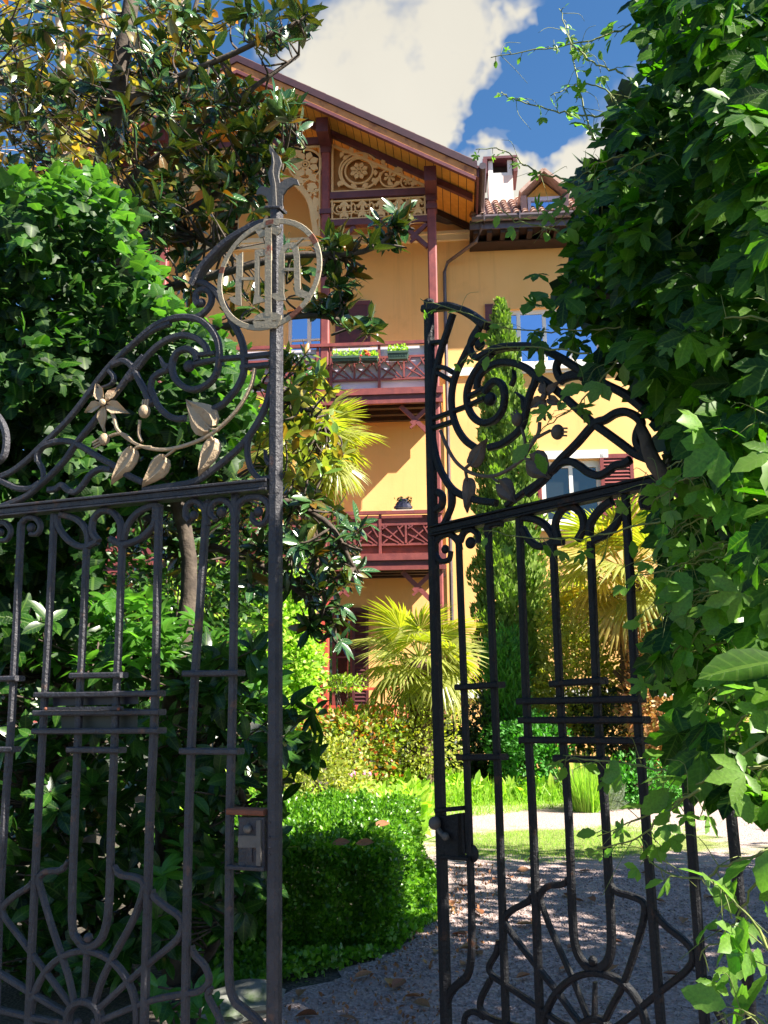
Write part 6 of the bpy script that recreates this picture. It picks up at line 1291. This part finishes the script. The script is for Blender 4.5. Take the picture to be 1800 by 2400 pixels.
MB().box(x0+.07, -.08, y0+.22, 9.15, .02, h-.16).build('inner_branches', 'bark', bx)
o = bush('leafy_shrub', 'loose bush between the box hedge and laurel, with small speckled leaves', 740, 1830, 9.6, .55, .42, 'lf_olive', 4200, (.03, .06))
# low ivy and weeds at the hedge foot
def cover(name, label, cat, region, n, mat, tpl, s, hz, z0=0., A0=(0, 0, .8), kind='stuff'):
    P = []
    while len(P) < n:
        x = random.uniform(min(p[0] for p in region), max(p[0] for p in region)); y = random.uniform(min(p[1] for p in region), max(p[1] for p in region))
        if poly_contains(region, x, y) : P.append((x, y, z0+random.random()*hz*(.5+.5*math.sin(x*5)*math.cos(y*4))))
    P = np.array(P); V_, T_ = merged('', tpl, P, frames(rnd(n, .45)+A0, rnd(n, .5)+[0, 0, .8]), rng.uniform(*s, n))
    o = link(name, npmesh(name, V_, T_), mat); tag(o, label, cat, None, kind); return o
cover('ground_ivy', 'small round-leaved weeds creeping out from the foot of the box hedge', 'ground cover', [(-.9, 5.3), (-.3, 5.7), (.08, 6.2), (.42, 7.2), (.45, 9), (.3, 9.6), (.1, 9.2), (-.05, 6.3), (-1.2, 6.1)], 7500, 'lf_box', lobed(), (.015, .045), .17)
cover('border_plants', 'bright sunlit leafy perennials massed in the border behind the lawn', 'ground cover', [(-2.5, 11.5), (-.9, 10.3), (.4, 10.6), (.55, 12.5), (.9, 14.2), (2.6, 14.6), (2.6, 16), (-2.6, 16)], 20000, 'lf_bright', blade(1, .2, 3, .2, .4), (.10, .26), .36, .02)
cover('border_grass', 'thin bright grass blades among the border perennials', 'grass', [(-.9, 10.2), (.4, 10.4), (.52, 12.3), (.85, 14.), (2.6, 14.4), (3.6, 14.5), (3.4, 15), (-1, 15)], 12000, 'lf_grass', needle(.025), (.18, .42), .06)
cover('lawn_tufts', 'short mossy grass tufts at the edge of the gravel', 'grass', [(.5, 9.7), (1.5, 9.2), (2.6, 9.7), (3.2, 10.6), (3.8, 11.5), (3.3, 12.2), (2.0, 11.5), (.7, 11.2)], 9000, 'lf_grass', needle(.06), (.02, .05), .01, .008)
cover('drive_edge_grass', 'sparse sunlit grass along the far edge of the gravel', 'grass', [(.6, 12.4), (1.0, 14.), (2.6, 14.5), (4.4, 14.5), (4.4, 13.9), (2.4, 13.7), (1.2, 12.9)], 5000, 'lf_grass', needle(.05), (.03, .10), .02, .006)
og = U(1375, 1850, 13.4); n = 650; a = rng.uniform(0, 2*PI, n); r = .2*np.sqrt(rng.random(n)); P = np.stack([og.x+r*np.cos(a), og.y+r*np.sin(a), np.zeros(n)], 1)
root = empty('grass_clump', (og.x, og.y, 0), 0, 'fine upright ornamental grass clump, pale green, beside the lavender', 'grass clump'); foliage(root, [needle(.012)], P, np.stack([np.cos(a)*.25, np.sin(a)*.25, np.ones(n)], 1)+rnd(n, .12), rnd(n)+[0, -1, 0], rng.uniform(.45, .85, n), 'lf_grass', 0, mass='blades')
for i, (px, py, s) in enumerate([(821, 1815, 'largest pink peony, leftmost at the back'), (807, 1826, 'smallest pink peony, lower left'), (860, 1817, 'pink peony on the right of the three')]):
    c = U(px, py, 12.6); root = empty('peony', (c.x, c.y, 0), 0, s+' of the sunlit border', 'flower', 'pink peonies in the border'); MB().tube([(0, 0, 0), (.02, 0, c.z*.5), (0, 0, c.z)], .006, 5).build('stem', 'vine_stem', root)
    b = MB(); rr = (.07, .04, .06)[i]
    for k in range(9): th = k*2.4; b.ball((rr*.5*math.cos(th), rr*.5*math.sin(th), c.z+rr*.3*math.sin(k*1.7)), rr*.55, 6, 4)
    b.build('bloom', 'petal_pink', root, True)
# pebbles on the near drive
tp = (np.array([(0, 0, .45), (.5, 0, 0), (0, .5, 0), (-.5, 0, 0), (0, -.5, 0)], float), np.array([(0, 1, 2), (0, 2, 3), (0, 3, 4), (0, 4, 1)]))
dpoly = [(x, y) for x, y in drive]; cover('gravel', 'loose grey gravel stones over the drive', 'gravel', [(-.85, 2.5), (-.3, 5.6), (.45, 7.4), (.4, 9), (4.5, 9), (3.2, 5), (2, 2.5)], 24000, 'gravel_m', tp, (.008, .026), 0.002, .005, (0, 1, 0))
cover('leaf_litter', 'small brown leaf crumbs and twigs gathered along the edge of the drive', 'leaf litter', [(-.9, 4.0), (-.5, 5.2), (.0, 6.0), (.35, 7.2), (.6, 9.2), (1.0, 9.2), (.8, 7.), (.4, 5.4), (0, 4.0)], 700, 'lf_fallen', blade(1, .3, 3, .4, .3), (.012, .035), .004, .012)
# fallen leaves
lm = []
for k in range(4): v, t_ = blade(1, .22+.03*k, 5, .35+.1*k, .1*(-1)**k, .5); me = npmesh('fallen_leaf', v, t_); me.materials.append(M['lf_fallen']); lm.append(me)
fl = [(1130, 2245), (1060, 2130), (1170, 2100), (1210, 2050), (1390, 2045), (1500, 2050), (1320, 2100), (1370, 2118), (1090, 2020), (1170, 2065), (1200, 2062), (1238, 2088), (1322, 2098), (1075, 2080), (1460, 2215), (1600, 2170), (1260, 2180), (1205, 2172), (1245, 2172), (1210, 2300), (1310, 2280), (1615, 2295), (1080, 2270), (1010, 2370), (1120, 2125), (1130, 2150),
      (1095, 2198), (1075, 2230), (1020, 2240), (1700, 2192), (1650, 2110), (1395, 2120), (905, 2300), (920, 2325), (990, 2345), (700, 2345), (790, 2390), (830, 2300), (690, 2392), (1240, 2020), (1315, 2025), (1560, 2120), (1330, 2230), (1420, 2290), (960, 2190), (1500, 1990)]
for i, (px, py) in enumerate(fl):
    d = ray(px, py); p = EYE+d*(-1.545/d.z); o = bpy.data.objects.new('fallen_leaf', lm[i % 4]); COL.objects.link(o); s = random.uniform(.09, .15)
    o.matrix_world = Matrix.Translation((p.x, p.y, .022)) @ Matrix.Rotation(random.uniform(0, 6.3), 4, 'Z') @ Matrix.Rotation(random.gauss(0, .15), 4, 'X') @ Matrix.Scale(s, 4)
    tag(o, 'dry brown magnolia leaf lying loose on the gravel drive', 'leaf', 'fallen leaves on the gravel')
for px, py, s in [(800, 1992, 'curled brown leaf caught on the front top edge of the box hedge, left one'), (855, 1996, 'wide brown leaf caught on the front top edge of the box hedge, right one'), (895, 1955, 'small brown leaf lying on top of the box hedge')]:
    p = U(px, py, 6.2 if py > 1990 else 7.1); o = bpy.data.objects.new('hedge_leaf', lm[1]); COL.objects.link(o); o.matrix_world = Matrix.Translation((p.x-.06, p.y-.03, max(p.z, .62)+.03)) @ Matrix.Rotation(random.uniform(-.4, .4), 4, 'Z') @ Matrix.Rotation(.7, 4, 'X') @ Matrix.Scale(.12, 4); tag(o, s, 'leaf')
# stones by the gate foot
for i, (px, py, w, s) in enumerate([(580, 2345, .20, 'mossy grey stone near the gate stile, the larger and further of two'), (520, 2370, .15, 'mossy grey stone left of the larger one, partly behind the gate bars')]):
    d = ray(px, py); p = EYE+d*(-1.5/d.z); bm = bmesh.new(); bmesh.ops.create_icosphere(bm, subdivisions=3, radius=w)
    for v in bm.verts: v.co *= 1+.16*math.sin(v.co.x*23+i)*math.cos(v.co.y*19)+.08*math.sin(v.co.z*37); v.co.z *= .42
    me = bpy.data.meshes.new('stone'); bm.to_mesh(me); bm.free(); o = link('stone', me, 'stone', None, (p.x, p.y, .05)); tag(o, s, 'stone')
# ------------------------------------------------------------------ shade trees along the right of the drive, outside the frame; they throw the dappled shade
def crown_tree(x, y, h, r, label, n=5200, mat='lf_laurel', size=(.14, .26)):
    root = empty('shade_tree', (x, y, 0), 0, label, 'tree'); tr = crv([(x, y, 0), (x+.1, y, h*.5), (x, y, h)], 5); L = [tr]
    for k in range(6):
        a = k*1.05; L.append(crv([(x, y, h*.55), (x+r*.5*math.cos(a), y+r*.5*math.sin(a), h*.85), (x+r*.85*math.cos(a), y+r*.85*math.sin(a), h*1.05)], 4))
    branch_mesh([(tr, .18, .07)], 'trunk', 'bark', root, 9); branch_mesh([(l, .07, .02) for l in L[1:]], 'branches', 'bark', root, 6, 'stuff')
    cs = [(Vector((x, y, h))+Vector((random.gauss(0, .45)*r, random.gauss(0, .45)*r, random.gauss(0, .28)*r))) for _ in range(34)]
    P = np.vstack([np.array(c)+rng.normal(0, .26, (n//34, 3))*r*.62 for c in cs]); foliage(root, [blade(1, .25, 4, .2, .2)], P, rnd(len(P), .7)+[0, 0, -.2], rnd(len(P), .6)+[0, 0, .8], rng.uniform(*size, len(P)), mat, 0)
crown_tree(7.2, 2.6, 4.6, 2.1, 'broad tree right of the drive, nearest the gate, shading the gravel')
crown_tree(6.9, 5.6, 4.5, 2.0, 'middle broad tree right of the drive, shading the gravel beside the hedge')
crown_tree(10.8, 8.8, 4.7, 2.0, 'furthest broad tree right of the drive, shading the turning place')
crown_tree(3.5, 4.1, 4.3, 1.05, 'slim small-crowned tree at the right edge of the drive, in line with the hedge front', 2600)
crown_tree(5.0, 2.9, 4.2, 1.5, 'small shade tree just inside the gate on the right, off the drive', 3600)
crown_tree(9.3, 4.8, 4.8, 2.2, 'broad tree right of the drive, further from the gate', 5200)
crown_tree(5.6, -.6, 4.0, 2.0, 'broad tree right of the road side, shading the gate', 5600)
